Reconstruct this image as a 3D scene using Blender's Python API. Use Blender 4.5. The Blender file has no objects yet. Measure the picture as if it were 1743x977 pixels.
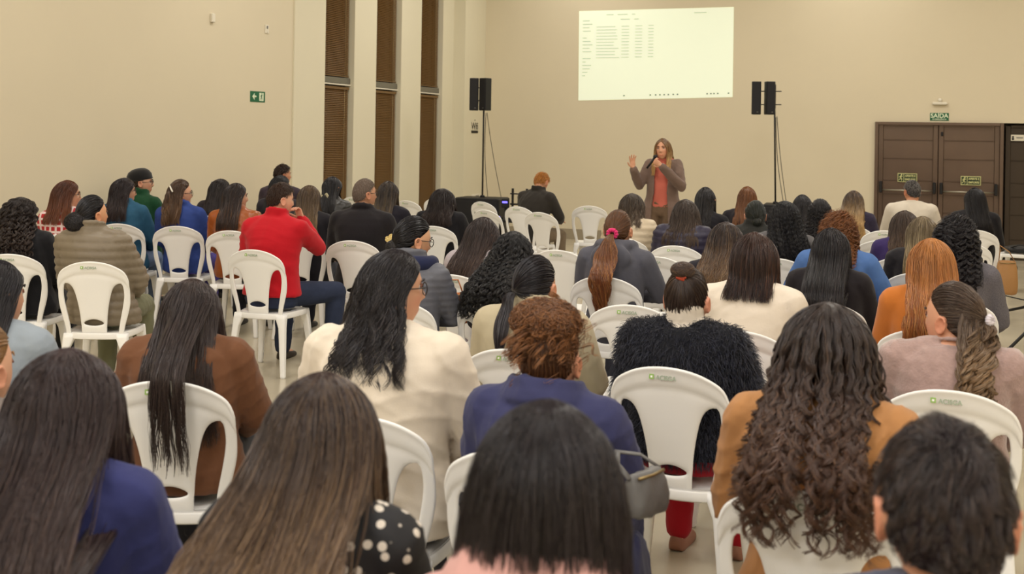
import bpy, math, random
import numpy as np
from mathutils import Vector, Matrix

# ------------------------------------------------------------------ camera, light, exposure
SC = bpy.context.scene
COL = SC.collection
PW, PH = 1743, 977
FPX = 1930.0                       # focal length in pixels of the 1743 px frame
HZ = 232.0                         # row of the horizon at the middle column
TH = math.radians(20.5)            # the lens looks this far left of the hall's long axis
ROLL = 0.0165
EYE = 1.70
FW = np.array([-math.sin(TH), math.cos(TH), 0.0])
RT = np.array([math.cos(TH), math.sin(TH), 0.0])
UP = np.array([0.0, 0.0, 1.0])

def spot(px, py, d):
    """world point seen at a pixel, d metres along the lens axis"""
    dx, dy = px - PW / 2, py - HZ
    rx = dx * math.cos(ROLL) + dy * math.sin(ROLL)
    ry = -dx * math.sin(ROLL) + dy * math.cos(ROLL)
    return np.array([0, 0, EYE]) + FW * d + RT * (rx * d / FPX) - UP * (ry * d / FPX)

cam_data = bpy.data.cameras.new('camera')
cam = bpy.data.objects.new('camera', cam_data)
COL.objects.link(cam)
SC.camera = cam
cr, sr = math.cos(ROLL), math.sin(ROLL)
ax, ay, az = RT * cr + UP * sr, -RT * sr + UP * cr, -FW
cam.matrix_world = Matrix(((ax[0], ay[0], az[0], 0), (ax[1], ay[1], az[1], 0), (ax[2], ay[2], az[2], EYE), (0, 0, 0, 1)))
cam_data.sensor_width = 36.0
cam_data.lens = FPX / PW * 36.0
cam_data.shift_y = -(PH / 2 - HZ) / PW
cam_data.clip_start = 0.05
cam_data.dof.use_dof = True
cam_data.dof.focus_distance = 6.5
cam_data.dof.aperture_fstop = 4.5

SC.view_settings.view_transform = 'Standard'
SC.view_settings.look = 'None'
SC.view_settings.gamma = 1.0
SC.view_settings.use_curve_mapping = False
SC.view_settings.exposure = 0.0
SC.cycles.use_denoising = True
SC.cycles.max_bounces = 7
SC.cycles.diffuse_bounces = 4

world = bpy.data.worlds.new('night')
SC.world = world
world.use_nodes = True
world.node_tree.nodes['Background'].inputs[0].default_value = (0.5, 0.6, 0.8, 1)
world.node_tree.nodes['Background'].inputs[1].default_value = 0.05

XL, XR, YB, YF, ZC = -7.48, 5.5, 18.1, -5.0, 5.2     # left wall, right wall, far wall, near wall, ceiling
def area(name, loc, sx, sy, power, colr=(1.0, 0.965, 0.92), rot=(0, 0, 0)):
    L = bpy.data.lights.new(name, 'AREA')
    L.shape = 'RECTANGLE'; L.size = sx; L.size_y = sy; L.energy = power; L.color = colr
    o = bpy.data.objects.new(name, L); o.location = loc; o.rotation_euler = rot
    COL.objects.link(o)
    return o
LAMP = 49.0
for ly, f_ in ((-4.0, 1.9), (-1.0, 1.7), (2.5, 1.25), (6.5, 1.2), (10.5, 1.25), (14.5, 1.2), (17.0, 0.5)):
    for lx in (-5.4, -1.2, 3.0):
        area('ceiling_lamp', (lx, ly, ZC - 0.06), 1.3, 1.3, LAMP * f_, (1.0, 0.985, 0.975) if ly < 4 else (1.0, 0.955, 0.89))

# ------------------------------------------------------------------ helpers: colour, materials, meshes
def lin(c):
    c = np.asarray(c, float) / 255.0
    return np.where(c <= 0.04045, c / 12.92, ((c + 0.055) / 1.055) ** 2.4)

MATS = {}
def mat(name, rgb=(200, 200, 200), rough=0.6, metal=0.0, spec=0.4, bump=None, vary=0.0, vscale=6.0, emit=None, coat=0.0,
        pattern=None, attr=None, sheen=0.0, rvar=0.0):
    if name in MATS: return MATS[name]
    m = bpy.data.materials.new(name); m.use_nodes = True
    nt = m.node_tree; N, L = nt.nodes, nt.links
    b = N['Principled BSDF']
    c = tuple(lin(rgb)) + (1,)
    b.inputs['Base Color'].default_value = c
    b.inputs['Roughness'].default_value = rough
    b.inputs['Metallic'].default_value = metal
    b.inputs['Specular IOR Level'].default_value = spec
    b.inputs['Coat Weight'].default_value = coat
    if sheen:
        b.inputs['Sheen Weight'].default_value = sheen
        b.inputs['Sheen Roughness'].default_value = 0.5
    tc = N.new('ShaderNodeTexCoord')
    if attr:
        a = N.new('ShaderNodeAttribute'); a.attribute_name = attr
        L.new(a.outputs['Color'], b.inputs['Base Color'])
    if vary:
        nz = N.new('ShaderNodeTexNoise'); nz.inputs['Scale'].default_value = vscale; nz.inputs['Detail'].default_value = 4
        L.new(tc.outputs['Object'], nz.inputs['Vector'])
        r = N.new('ShaderNodeMapRange'); r.inputs[1].default_value = 0.3; r.inputs[2].default_value = 0.7
        r.inputs[3].default_value = 1 - vary; r.inputs[4].default_value = 1 + vary
        L.new(nz.outputs['Fac'], r.inputs[0])
        mx = N.new('ShaderNodeMix'); mx.data_type = 'RGBA'; mx.blend_type = 'MULTIPLY'; mx.inputs[0].default_value = 1.0
        mx.inputs[6].default_value = c
        if attr: L.new(a.outputs['Color'], mx.inputs[6])
        L.new(r.outputs[0], mx.inputs[7]); L.new(mx.outputs[2], b.inputs['Base Color'])
        if rvar:
            r2 = N.new('ShaderNodeMapRange'); r2.inputs[1].default_value = 0.3; r2.inputs[2].default_value = 0.7
            r2.inputs[3].default_value = rough - rvar; r2.inputs[4].default_value = rough + rvar
            L.new(nz.outputs['Fac'], r2.inputs[0]); L.new(r2.outputs[0], b.inputs['Roughness'])
    if bump:
        kind, sc_, st, dist = bump
        if kind == 'wave':
            t = N.new('ShaderNodeTexWave'); t.wave_type = 'BANDS'; t.bands_direction = 'Z'
            t.inputs['Scale'].default_value = sc_; t.inputs['Distortion'].default_value = 1.0
        elif kind == 'knit':
            t = N.new('ShaderNodeTexVoronoi'); t.inputs['Scale'].default_value = sc_
        else:
            t = N.new('ShaderNodeTexNoise'); t.inputs['Scale'].default_value = sc_; t.inputs['Detail'].default_value = 6
        L.new(tc.outputs['Object'], t.inputs['Vector'])
        bp = N.new('ShaderNodeBump'); bp.inputs['Strength'].default_value = st; bp.inputs['Distance'].default_value = dist
        L.new(t.outputs['Distance' if kind == 'knit' else 'Fac'], bp.inputs['Height'])
        L.new(bp.outputs['Normal'], b.inputs['Normal'])
    if pattern:
        kind, rgb2, sc_ = pattern
        mx = N.new('ShaderNodeMix'); mx.data_type = 'RGBA'
        mx.inputs[6].default_value = c; mx.inputs[7].default_value = tuple(lin(rgb2)) + (1,)
        if kind == 'floral':
            t = N.new('ShaderNodeTexVoronoi'); t.inputs['Scale'].default_value = sc_
            L.new(tc.outputs['Object'], t.inputs['Vector'])
            cr_ = N.new('ShaderNodeMapRange'); cr_.inputs[1].default_value = 0.34; cr_.inputs[2].default_value = 0.30
            L.new(t.outputs['Distance'], cr_.inputs[0]); fac = cr_.outputs[0]
        elif kind == 'plaid':
            fac = None
            for d_ in ('X', 'Z'):
                t = N.new('ShaderNodeTexWave'); t.bands_direction = d_; t.inputs['Scale'].default_value = sc_
                L.new(tc.outputs['Object'], t.inputs['Vector'])
                g = N.new('ShaderNodeMath'); g.operation = 'GREATER_THAN'; g.inputs[1].default_value = 0.72
                L.new(t.outputs['Fac'], g.inputs[0])
                if fac is None: fac = g.outputs[0]
                else:
                    mm = N.new('ShaderNodeMath'); mm.operation = 'MAXIMUM'
                    L.new(fac, mm.inputs[0]); L.new(g.outputs[0], mm.inputs[1]); fac = mm.outputs[0]
        else:
            t = N.new('ShaderNodeTexNoise'); t.inputs['Scale'].default_value = sc_; t.inputs['Detail'].default_value = 3
            L.new(tc.outputs['Object'], t.inputs['Vector']); fac = t.outputs['Fac']
        L.new(fac, mx.inputs[0]); L.new(mx.outputs[2], b.inputs['Base Color'])
    if emit:
        b.inputs['Emission Color'].default_value = tuple(lin(rgb)) + (1,)
        b.inputs['Emission Strength'].default_value = emit
    MATS[name] = m
    return m

def make_mesh(name, V, Q=None, T=None, colr=None, smooth=True):
    V = np.asarray(V, np.float32)
    me = bpy.data.meshes.new(name)
    loops, starts, n = [], [], 0
    if Q is not None and len(Q):
        Q = np.asarray(Q, np.int32); loops.append(Q.ravel()); starts.append(np.arange(len(Q)) * 4); n = Q.size
    if T is not None and len(T):
        T = np.asarray(T, np.int32); loops.append(T.ravel()); starts.append(n + np.arange(len(T)) * 3)
    loops = np.concatenate(loops).astype(np.int32); starts = np.concatenate(starts).astype(np.int32)
    me.vertices.add(len(V)); me.vertices.foreach_set('co', V.ravel())
    me.loops.add(len(loops)); me.loops.foreach_set('vertex_index', loops)
    me.polygons.add(len(starts)); me.polygons.foreach_set('loop_start', starts)
    me.polygons.foreach_set('use_smooth', np.full(len(starts), smooth, bool))
    me.update(calc_edges=True)
    if colr is not None:
        at = me.color_attributes.new('hc', 'FLOAT_COLOR', 'POINT')
        cc = np.ones((len(V), 4), np.float32); cc[:, :3] = colr
        at.data.foreach_set('color', cc.ravel())
    return me

class Build:
    """collects closed shapes, then links them as one mesh object"""
    def __init__(s): s.V, s.Q, s.T, s.n = [], [], [], 0
    def add(s, V, Q=None, T=None):
        V = np.asarray(V, float).reshape(-1, 3)
        s.V.append(V)
        if Q is not None and len(Q): s.Q.append(np.asarray(Q, int) + s.n)
        if T is not None and len(T): s.T.append(np.asarray(T, int) + s.n)
        s.n += len(V)
    def arrays(s):
        return (np.concatenate(s.V), np.concatenate(s.Q) if s.Q else np.zeros((0, 4), int), np.concatenate(s.T) if s.T else np.zeros((0, 3), int))
    def rings(s, R, cap=True, closed=False):
        R = np.asarray(R, float); n, m = R.shape[:2]
        i = np.arange(n if closed else n - 1)[:, None]; j = np.arange(m)[None]
        a, b_ = i * m + j, i * m + (j + 1) % m
        i2 = (i + 1) % n
        c, d = i2 * m + (j + 1) % m, i2 * m + j
        Q = np.stack([a, b_, c, d], -1).reshape(-1, 4)
        V = R.reshape(-1, 3); T = []
        if cap and not closed:
            V = np.concatenate([V, R[0].mean(0)[None], R[-1].mean(0)[None]])
            k = n * m
            jj = np.arange(m)
            T = np.concatenate([np.stack([(jj + 1) % m, jj, np.full(m, k)], -1), np.stack([(n - 1) * m + jj, (n - 1) * m + (jj + 1) % m, np.full(m, k + 1)], -1)])
        s.add(V, Q, T)
    def ellipses(s, sec, m=24, p=2.0):
        """horizontal sections (x, y, z, half x, half y)"""
        t = np.linspace(0, 2 * np.pi, m, endpoint=False)
        ct, st = np.cos(t), np.sin(t)
        ct, st = np.sign(ct) * abs(ct) ** (2 / p), np.sign(st) * abs(st) ** (2 / p)
        s.rings([np.stack([x + hx * ct, y + hy * st, np.full(m, z)], -1) for x, y, z, hx, hy in sec])
    def limb(s, P, r, m=12, flat=None):
        """round limb through points with a radius at each and domed ends"""
        P = np.asarray(P, float); r = np.asarray(r, float)
        d0 = (P[0] - P[1]) / np.linalg.norm(P[0] - P[1]); d1 = (P[-1] - P[-2]) / np.linalg.norm(P[-1] - P[-2])
        q, rr = [], []
        for a in (85, 60, 30): q.append(P[0] + d0 * r[0] * math.sin(math.radians(a))); rr.append(r[0] * math.cos(math.radians(a)))
        q += list(P); rr += list(r)
        for a in (30, 60, 85): q.append(P[-1] + d1 * r[-1] * math.sin(math.radians(a))); rr.append(r[-1] * math.cos(math.radians(a)))
        s.tube(q, rr, m, flat=flat)
    def tube(s, P, r, m=8, cap=True, flat=None, closed=False):
        P = np.asarray(P, float); n = len(P); r = np.broadcast_to(np.asarray(r, float), (n,))
        if closed: T = np.roll(P, -1, 0) - np.roll(P, 1, 0)
        else: T = np.gradient(P, axis=0)
        T = T / np.maximum(np.linalg.norm(T, axis=1)[:, None], 1e-9)
        ref = np.array([0, 0, 1.0]) if abs(T[:, 2]).mean() < 0.8 else np.array([0, 1.0, 0])
        u = np.cross(T[0], ref); u /= np.linalg.norm(u); U = []
        for k in range(n):
            u = u - T[k] * (u @ T[k]); u /= np.linalg.norm(u); U.append(u)
        U = np.array(U); W = np.cross(T, U)
        t = np.linspace(0, 2 * np.pi, m, endpoint=False)
        f1, f2 = flat or (1, 1)
        R = P[:, None] + r[:, None, None] * (f1 * np.cos(t)[None, :, None] * U[:, None] + f2 * np.sin(t)[None, :, None] * W[:, None])
        s.rings(R, cap, closed)
    def ball(s, c, r, m=16, n=10, M=None):
        th = np.linspace(0.02, np.pi - 0.02, n); t = np.linspace(0, 2 * np.pi, m, endpoint=False)
        R = np.stack([np.sin(th)[:, None] * np.cos(t)[None], np.sin(th)[:, None] * np.sin(t)[None], np.repeat(-np.cos(th)[:, None], m, 1)], -1) * np.asarray(r, float)
        if M is not None: R = R @ np.asarray(M).T
        s.rings(R + np.asarray(c, float))
    def box(s, c, h, bev=0.0, M=None):
        """box with half sizes h and chamfered edges"""
        h = np.asarray(h, float); b_ = min(bev, h.min() * 0.9)
        if b_ <= 0:
            V = np.array([[x, y, z] for z in (-1, 1) for y in (-1, 1) for x in (-1, 1)], float) * h
            Q = [[0, 2, 3, 1], [4, 5, 7, 6], [0, 1, 5, 4], [2, 6, 7, 3], [0, 4, 6, 2], [1, 3, 7, 5]]; T = None
            if M is not None: V = V @ np.asarray(M).T
            s.add(V + np.asarray(c, float), Q)
        else:
            R = []
            for z, k in ((-h[2], b_), (-h[2] + b_, 0), (h[2] - b_, 0), (h[2], b_)):
                x0, y0 = h[0] - k, h[1] - k; e = b_
                R.append([[x0 - e, -y0, z], [x0, -y0 + e, z], [x0, y0 - e, z], [x0 - e, y0, z], [-x0 + e, y0, z], [-x0, y0 - e, z], [-x0, -y0 + e, z], [-x0 + e, -y0, z]])
            R = np.array(R)
            if M is not None: R = R @ np.asarray(M).T
            s.rings(R + np.asarray(c, float))
    def link(s, name, m, parent=None, smooth=True, label=None, loc=None):
        V, Q, T = s.arrays()
        return put(name, make_mesh(name, V, Q, T, smooth=smooth), m, parent, label, loc)

def put(name, me, m, parent=None, label=None, loc=None):
    o = bpy.data.objects.new(name, me)
    if m is not None and not me.materials: me.materials.append(m)
    COL.objects.link(o)
    if parent is not None: o.parent = parent
    if label: o['label'] = label
    if loc is not None: o.location = tuple(loc)
    return o

def tag(o, label, cat, group=None):
    o['label'] = label; o['category'] = cat
    if group: o['group'] = group
    return o

def thing(name, label, cat, loc=(0, 0, 0), rz=0.0, group=None):
    o = bpy.data.objects.new(name, None); COL.objects.link(o)
    o.empty_display_size = 0.1
    o.location = tuple(loc); o.rotation_euler = (0, 0, rz)
    return tag(o, label, cat, group)

def structure(name, b, m, smooth=False):
    o = b.link(name, m, smooth=smooth); o['kind'] = 'structure'; return o

def text_mesh(body, size, font_extrude=0.0006, align='CENTER', bold=0.0):
    cu = bpy.data.curves.new('lettering', 'FONT'); cu.body = body; cu.size = size; cu.extrude = font_extrude
    cu.align_x = align; cu.align_y = 'CENTER'; cu.offset = bold
    o = bpy.data.objects.new('lettering', cu); COL.objects.link(o)
    dg = bpy.context.evaluated_depsgraph_get()
    me = bpy.data.meshes.new_from_object(o.evaluated_get(dg))
    bpy.data.objects.remove(o); bpy.data.curves.remove(cu)
    me.name = 'lettering'
    me.materials.clear()
    return me

def modded(me, mods):
    """a mesh after modifiers; mods: list of (type, {settings})"""
    o = bpy.data.objects.new('work', me); COL.objects.link(o)
    for k, (ty, st) in enumerate(mods):
        md = o.modifiers.new(str(k), ty)
        for a, v in st.items(): setattr(md, a, v)
    dg = bpy.context.evaluated_depsgraph_get()
    out = bpy.data.meshes.new_from_object(o.evaluated_get(dg))
    bpy.data.objects.remove(o); bpy.data.meshes.remove(me)
    return out

# ------------------------------------------------------------------ materials
M_WALL = mat('painted_wall', (217, 206, 180), 0.75, spec=0.2, vary=0.012, vscale=1.2)
M_FIN = mat('painted_fin', (221, 214, 190), 0.7, spec=0.2, vary=0.01, vscale=1.5)
M_CEIL = mat('ceiling_white', (236, 232, 222), 0.9)
M_FLOOR = mat('polished_floor', (186, 176, 154), 0.22, spec=0.5, vary=0.05, vscale=1.3, rvar=0.05)
M_TRIM = mat('stone_trim', (158, 146, 124), 0.4)
M_WHITE = mat('white_plastic', (244, 243, 240), 0.30, spec=0.5)
M_BROWN = mat('brown_metal', (100, 82, 70), 0.24, spec=0.5, metal=0.25, vary=0.06, vscale=3, bump=('noise', 2.2, 0.25, 0.02))
M_DARKBROWN = mat('dark_brown_metal', (58, 45, 30), 0.45, spec=0.4)
M_SLAT = mat('brown_slat', (106, 74, 30), 0.35, spec=0.5)
M_ALU = mat('grey_aluminium', (120, 116, 106), 0.4, metal=0.5)
M_BLACK = mat('black_matte', (18, 17, 20), 0.55)
M_BLACKMETAL = mat('black_metal', (22, 21, 22), 0.35, metal=0.3)
M_CABLE = mat('black_cable', (14, 13, 13), 0.5)
M_GREEN = mat('sign_green', (22, 98, 62), 0.5)
M_SIGNWHITE = mat('sign_white', (225, 235, 205), 0.5)
M_GLOWPAPER = mat('sign_pale_yellow', (214, 212, 150), 0.6)
M_BOXWHITE = mat('box_white', (225, 218, 200), 0.5)
M_GREY = mat('grey_plastic', (120, 118, 112), 0.5)
M_LOGO_G = mat('logo_green', (146, 182, 96), 0.5)
M_LOGO_T = mat('logo_text', (158, 170, 150), 0.5)
M_HAIR = mat('hair', (40, 30, 25), 0.34, spec=0.5, attr='hc')
M_ROOT = mat('hair_root', (40, 30, 25), 0.9, spec=0.05, attr='hc')
M_SKIN = mat('skin', (200, 150, 120), 0.48, spec=0.35, attr='hc')
M_EYE = mat('eye_white', (225, 215, 205), 0.2)
M_IRIS = mat('iris', (38, 24, 16), 0.15)

# ------------------------------------------------------------------ the hall
def slab(name, c, h, m): 
    b = Build(); b.box(c, h); return structure(name, b, m)
slab('floor', ((XL + XR) / 2, (YB + YF) / 2, -0.05), ((XR - XL) / 2 + 0.4, (YB - YF) / 2 + 0.4, 0.05), M_FLOOR)
slab('ceiling', ((XL + XR) / 2, (YB + YF) / 2, ZC + 0.05), ((XR - XL) / 2 + 0.4, (YB - YF) / 2 + 0.4, 0.05), M_CEIL)
slab('wall_right', (XR + 0.1, (YB + YF) / 2, ZC / 2), (0.1, (YB - YF) / 2, ZC / 2), M_WALL)
slab('wall_near', ((XL + XR) / 2, YF - 0.1, ZC / 2), ((XR - XL) / 2 + 0.2, 0.1, ZC / 2), M_WALL)
# far wall, pierced by the double door and by a darker door beside it
DX0, DX1, DH = -0.868, 0.93, 2.012
def slabx(name, x0, x1, z0, z1, y0, y1, m):
    return slab(name, ((x0 + x1) / 2, (y0 + y1) / 2, (z0 + z1) / 2), ((x1 - x0) / 2, (y1 - y0) / 2, (z1 - z0) / 2), m)
E1 = 2.15
b = Build()
for x0, x1, z0, z1 in ((XL - 0.2, DX0, 0, ZC), (DX0, E1, DH, ZC), (E1, XR + 0.2, 0, ZC)):
    b.box(((x0 + x1) / 2, YB + 0.1, (z0 + z1) / 2), ((x1 - x0) / 2, 0.1, (z1 - z0) / 2))
structure('wall_far', b, M_WALL)
slabx('wall_beyond', DX0 - 0.3, E1 + 0.3, 0, DH + 0.3, YB + 0.30, YB + 0.36, M_DARKBROWN)
# left wall: plain stretch, then fins between three tall windows, then a corner pier
slabx('wall_left', XL - 0.25, XL - 0.02, 0, ZC, YF, 12.24, M_WALL)
WIN = ((13.0, 13.79), (14.44, 15.24), (15.934, 16.75))
SILL, HEAD = 0.35, 4.75
b = Build()
edges = (12.24, 13.0, 13.79, 14.44, 15.24, 15.934, 16.75, 18.1)
for k in range(0, 8, 2):
    y0, y1 = edges[k], edges[k + 1]
    b.box((XL - 0.12, (y0 + y1) / 2, ZC / 2), (0.12, (y1 - y0) / 2, ZC / 2))
for y0, y1 in WIN:
    for z0, z1 in ((0, SILL), (HEAD, ZC)):
        b.box((XL - 0.12, (y0 + y1) / 2, (z0 + z1) / 2), (0.12, (y1 - y0) / 2, (z1 - z0) / 2))
structure('wall_left_fins', b, M_FIN)
slabx('trim_1', XL, XL + 0.20, 0, ZC, 17.2, YB, M_FIN)                     # pier in the corner
slabx('baseboard_far', XL + 0.20, DX0 - 0.02, 0.0, 0.17, YB - 0.015, YB, M_TRIM)
slabx('baseboard_left', XL - 0.02, XL - 0.003, 0.0, 0.17, YF, 12.2, M_TRIM)
slabx('wall_left_outside', XL - 0.6, XL - 0.55, 0, ZC, 12.2, YB, M_DARKBROWN)
for k, (y0, y1) in enumerate(WIN):
    yc, hw = (y0 + y1) / 2, (y1 - y0) / 2
    f = Build()
    for s_ in (-1, 1): f.box((XL - 0.16, yc + s_ * (hw - 0.02), (SILL + HEAD) / 2), (0.03, 0.02, (HEAD - SILL) / 2))
    for z in (SILL + 0.02, HEAD - 0.02): f.box((XL - 0.16, yc, z), (0.03, hw, 0.02))
    w = structure('window_%d' % (k + 1), f, M_ALU)
    g = Build(); g.box((XL - 0.165, yc, (SILL + HEAD) / 2), (0.003, hw - 0.03, (HEAD - SILL) / 2 - 0.03)); g.link('pane', mat('dark_glass', (20, 20, 22), 0.05), w, smooth=False)
    t = Build(); t.box((XL - 0.09, yc, 2.415), (0.035, hw, 0.04), 0.004); t.link('transom', M_ALU, w, smooth=False)
    t = Build(); t.box((XL - 0.085, yc, 2.36), (0.04, hw, 0.009), 0.002); t.link('transom_edge', M_BOXWHITE, w, smooth=False)
    for lo, hi, part in ((0.45, 2.33, 'lower'), (2.47, HEAD - 0.06, 'upper')):
        bl = thing('window_blind', 'brown horizontal slat blind, %s of the %s tall window%s' % (
            part, ('first', 'second', 'third')[k], (' from the plain wall', ' between the wall fins', ' beside the corner pier')[k]), 'blind', (XL - 0.075, yc, hi), 0, 'window blinds')
        sl = Build(); n = int((hi - lo - 0.05) / 0.024)
        ca, sa = math.cos(0.98), math.sin(0.98)
        for q in range(n):
            z = -0.05 - q * 0.024
            M = np.array([[ca, 0, sa], [0, 1, 0], [-sa, 0, ca]])
            sl.box((0, 0, z), (0.0125, hw - 0.035, 0.0012), 0, M)
        sl.link('slats', M_SLAT, bl, smooth=False)
        hr = Build(); hr.box((0, 0, -0.018), (0.02, hw - 0.03, 0.018), 0.004); hr.link('head_rail', M_SLAT, bl, smooth=False); hr = Build(); hr.box((0, 0, -(hi - lo) + 0.006), (0.014, hw - 0.035, 0.009), 0.003)
        hr.link('bottom_rail', M_SLAT, bl, smooth=False)
        for yy in (-0.6, 0.62):
            c = Build(); c.tube([(0.016, yy * hw, -0.02), (0.016, yy * hw, -(hi - lo) / 2), (0.016, yy * hw, -(hi - lo) + 0.01)], 0.0022, 6)
            c.link('cord', mat('blind_cord', (170, 150, 110), 0.8) if yy > 0 else M_SLAT, bl)

# ---- doors
def door_leaf(name, x0, x1, y, m, bars=True):
    cx, hw = (x0 + x1) / 2, (x1 - x0) / 2
    zs = [0.02, 0.30, 0.66, 0.93, 1.13, 1.46, 1.74, 1.955]
    f = Build()
    for s_ in (-1, 1): f.box((cx + s_ * (hw - 0.035), y, 0.99), (0.035, 0.025, 0.985), 0.005)
    f.box((cx, y, 1.965), (hw - 0.07, 0.024, 0.02), 0.004); f.box((cx, y, 0.03), (hw - 0.07, 0.024, 0.025), 0.004)
    d = structure(name, f, m)
    p = Build()
    for z0, z1 in zip(zs[:-1], zs[1:]):
        p.box((cx, y + 0.006, (z0 + z1) / 2), (hw - 0.07, 0.012, (z1 - z0) / 2 - 0.004), 0.004)
        p.box((cx, y + 0.002, z1), (hw - 0.07, 0.015, 0.005), 0.002)
    p.link('panel', m, d, smooth=False)
    return d
fr = Build()
fw = 0.05
fr.box((DX0 + fw / 2, YB - 0.01, DH / 2), (fw / 2, 0.05, DH / 2), 0.004)
fr.box((DX1 - fw / 2, YB - 0.01, DH / 2), (fw / 2, 0.05, DH / 2), 0.004)
fr.box(((DX0 + DX1) / 2, YB - 0.01, DH - 0.022), ((DX1 - DX0) / 2 - fw, 0.05, 0.022), 0.004)
structure('trim_2', fr, M_BROWN)
xm = 0.035
D1 = door_leaf('door_1', DX0 + fw, xm - 0.004, YB + 0.02, M_BROWN)
D2 = door_leaf('door_2', xm + 0.004, DX1 - fw, YB + 0.02, M_BROWN)
D3 = door_leaf('door_3', DX1 + 0.03, DX1 + 1.18, YB + 0.12, M_DARKBROWN)
for d, x0, x1 in ((D1, DX0 + fw, xm - 0.004), (D2, xm + 0.004, DX1 - fw)):
    h = Build(); h.tube([(x0 + 0.06, YB - 0.06, 0.985), ((x0 + x1) / 2, YB - 0.06, 0.985), (x1 - 0.06, YB - 0.06, 0.985)], 0.011, 10)
    h.link('push_bar', mat('steel_bar', (170, 165, 150), 0.3, metal=0.8), d)
    for xx in (x0 + 0.045, x1 - 0.045):
        h = Build(); h.box((xx, YB - 0.045, 1.03), (0.022, 0.04, 0.085), 0.008); h.link('bar_latch', M_BLACK, d, smooth=False)
h = Build(); h.box((xm + 0.05, YB - 0.015, 1.84), (0.016, 0.012, 0.03), 0.005); h.link('door_stop', M_BLACK, D2, smooth=False)

# ---- signs and small wall fittings
def flat_text(body, size, m, parent, x, z, y=-0.006, rz=0.0, bold=0.0, sx=1.0, name='lettering'):
    o = put(name, text_mesh(body, size, bold=bold), m, parent)
    o.rotation_euler = (math.pi / 2, 0, rz); o.location = (x, y, z); o.scale = (sx, 1, 1)
    return o
def running_man(k):
    b = Build()
    def seg(a, c, r): b.tube([(a[0] * k, 0, a[1] * k), (c[0] * k, 0, c[1] * k)], r * k, 8, flat=(1, 1))
    b.ball((0.08 * k, 0, 0.40 * k), 0.09 * k, 10, 8)
    seg((0.05, 0.28), (-0.04, -0.02), 0.075); seg((0.05, 0.25), (0.22, 0.14), 0.04); seg((0.05, 0.25), (-0.14, 0.16), 0.04)
    seg((-0.14, 0.16), (-0.2, 0.02), 0.035); seg((-0.03, -0.02), (0.14, -0.16), 0.05); seg((0.14, -0.16), (0.08, -0.4), 0.04)
    seg((-0.04, -0.02), (-0.12, -0.22), 0.05); seg((-0.12, -0.22), (-0.28, -0.34), 0.04)
    V, Q, T = b.arrays(); V = V * np.array([1, 0.04, 1])
    return make_mesh('pictogram', V, Q, T)
def board(name, label, loc, hw, hh, m, rz=0.0, cat='sign'):
    t = thing(name, label, cat, loc, rz)
    b = Build(); b.box((0, -0.002, 0), (hw, 0.002, hh)); b.link('panel', m, t, smooth=False)
    return t
s = board('exit_sign', 'green SAIDA exit sign above the brown double door', (0.043, YB, 2.096), 0.132, 0.058, M_GREEN)
flat_text('SA\u00cdDA', 0.088, M_SIGNWHITE, s, 0, 0.014, bold=0.002)
flat_text('DE EMERG\u00caNCIA', 0.03, M_SIGNWHITE, s, 0, -0.038, bold=0.0006, sx=0.88)
for lab, cx, cz in (('left', -0.395, 1.174), ('right', 0.492, 1.155)):
    s = board('push_sign', 'pale APERTE E EMPURRE push sign on the %s leaf of the double door' % lab, (cx, YB - 0.008, cz), 0.138, 0.066, M_GLOWPAPER)
    q = Build(); q.box((-0.092, -0.005, 0), (0.038, 0.001, 0.057)); q.link('pictogram_field', mat('dark_green', (34, 52, 26), 0.5), s, smooth=False)
    q = Build(); q.box((0.042, -0.005, 0), (0.088, 0.001, 0.057)); q.link('text_field', mat('dark_green', (34, 52, 26), 0.5), s, smooth=False)
    pm = put('pictogram', running_man(0.115), M_GLOWPAPER, s); pm.location = (-0.092, -0.008, 0.0)
    flat_text('APERTE E', 0.042, M_GLOWPAPER, s, 0.042, 0.026, -0.008, bold=0.001, sx=0.85)
    flat_text('EMPURRE', 0.042, M_GLOWPAPER, s, 0.042, -0.026, -0.008, bold=0.001, sx=0.85)
s = board('door_plate', 'small white door plate on the dark door at the far right', (1.13, YB + 0.09, 1.80), 0.098, 0.045, M_BOXWHITE)
q = Build(); q.ball((-0.07, -0.006, 0.012), (0.014, 0.003, 0.014)); q.ball((-0.07, -0.006, -0.018), (0.017, 0.003, 0.017)); q.link('pictogram', M_BLACK, s)
q = Build(); q.box((0.02, -0.005, 0), (0.045, 0.001, 0.008)); q.link('lettering', M_GREY, s, smooth=False)
s = board('direction_sign', 'green emergency exit sign with white arrow on the left wall', (XL - 0.02, 11.47, 2.117), 0.155, 0.063, M_GREEN, math.pi / 2)
q = Build(); q.tube([(-0.04, -0.006, 0), (-0.075, -0.006, 0)], 0.011, 4)
q.add([(-0.115, -0.006, 0), (-0.07, -0.006, 0.04), (-0.07, -0.006, -0.04), (-0.115, -0.004, 0), (-0.07, -0.004, 0.04), (-0.07, -0.004, -0.04)], [[0, 3, 4, 1], [1, 4, 5, 2], [2, 5, 3, 0]], [[0, 1, 2], [5, 4, 3]])
q.link('arrow', M_SIGNWHITE, s, smooth=False)
q = Build(); q.box((0.075, -0.005, 0), (0.045, 0.001, 0.048)); q.link('pictogram_field', M_SIGNWHITE, s, smooth=False)
pm = put('pictogram', running_man(0.09), M_GREEN, s); pm.location = (0.075, -0.008, 0)
t = thing('emergency_light', 'small white emergency light fixed above the green exit sign', 'lamp', (0.048, YB, 2.315))
b = Build(); b.box((0, -0.03, -0.02), (0.105, 0.03, 0.022), 0.01); b.link('housing', M_BOXWHITE, t, smooth=False)
b = Build(); b.ball((0, -0.035, 0.028), (0.03, 0.03, 0.03)); b.link('lamp_head', M_BOXWHITE, t)
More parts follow.
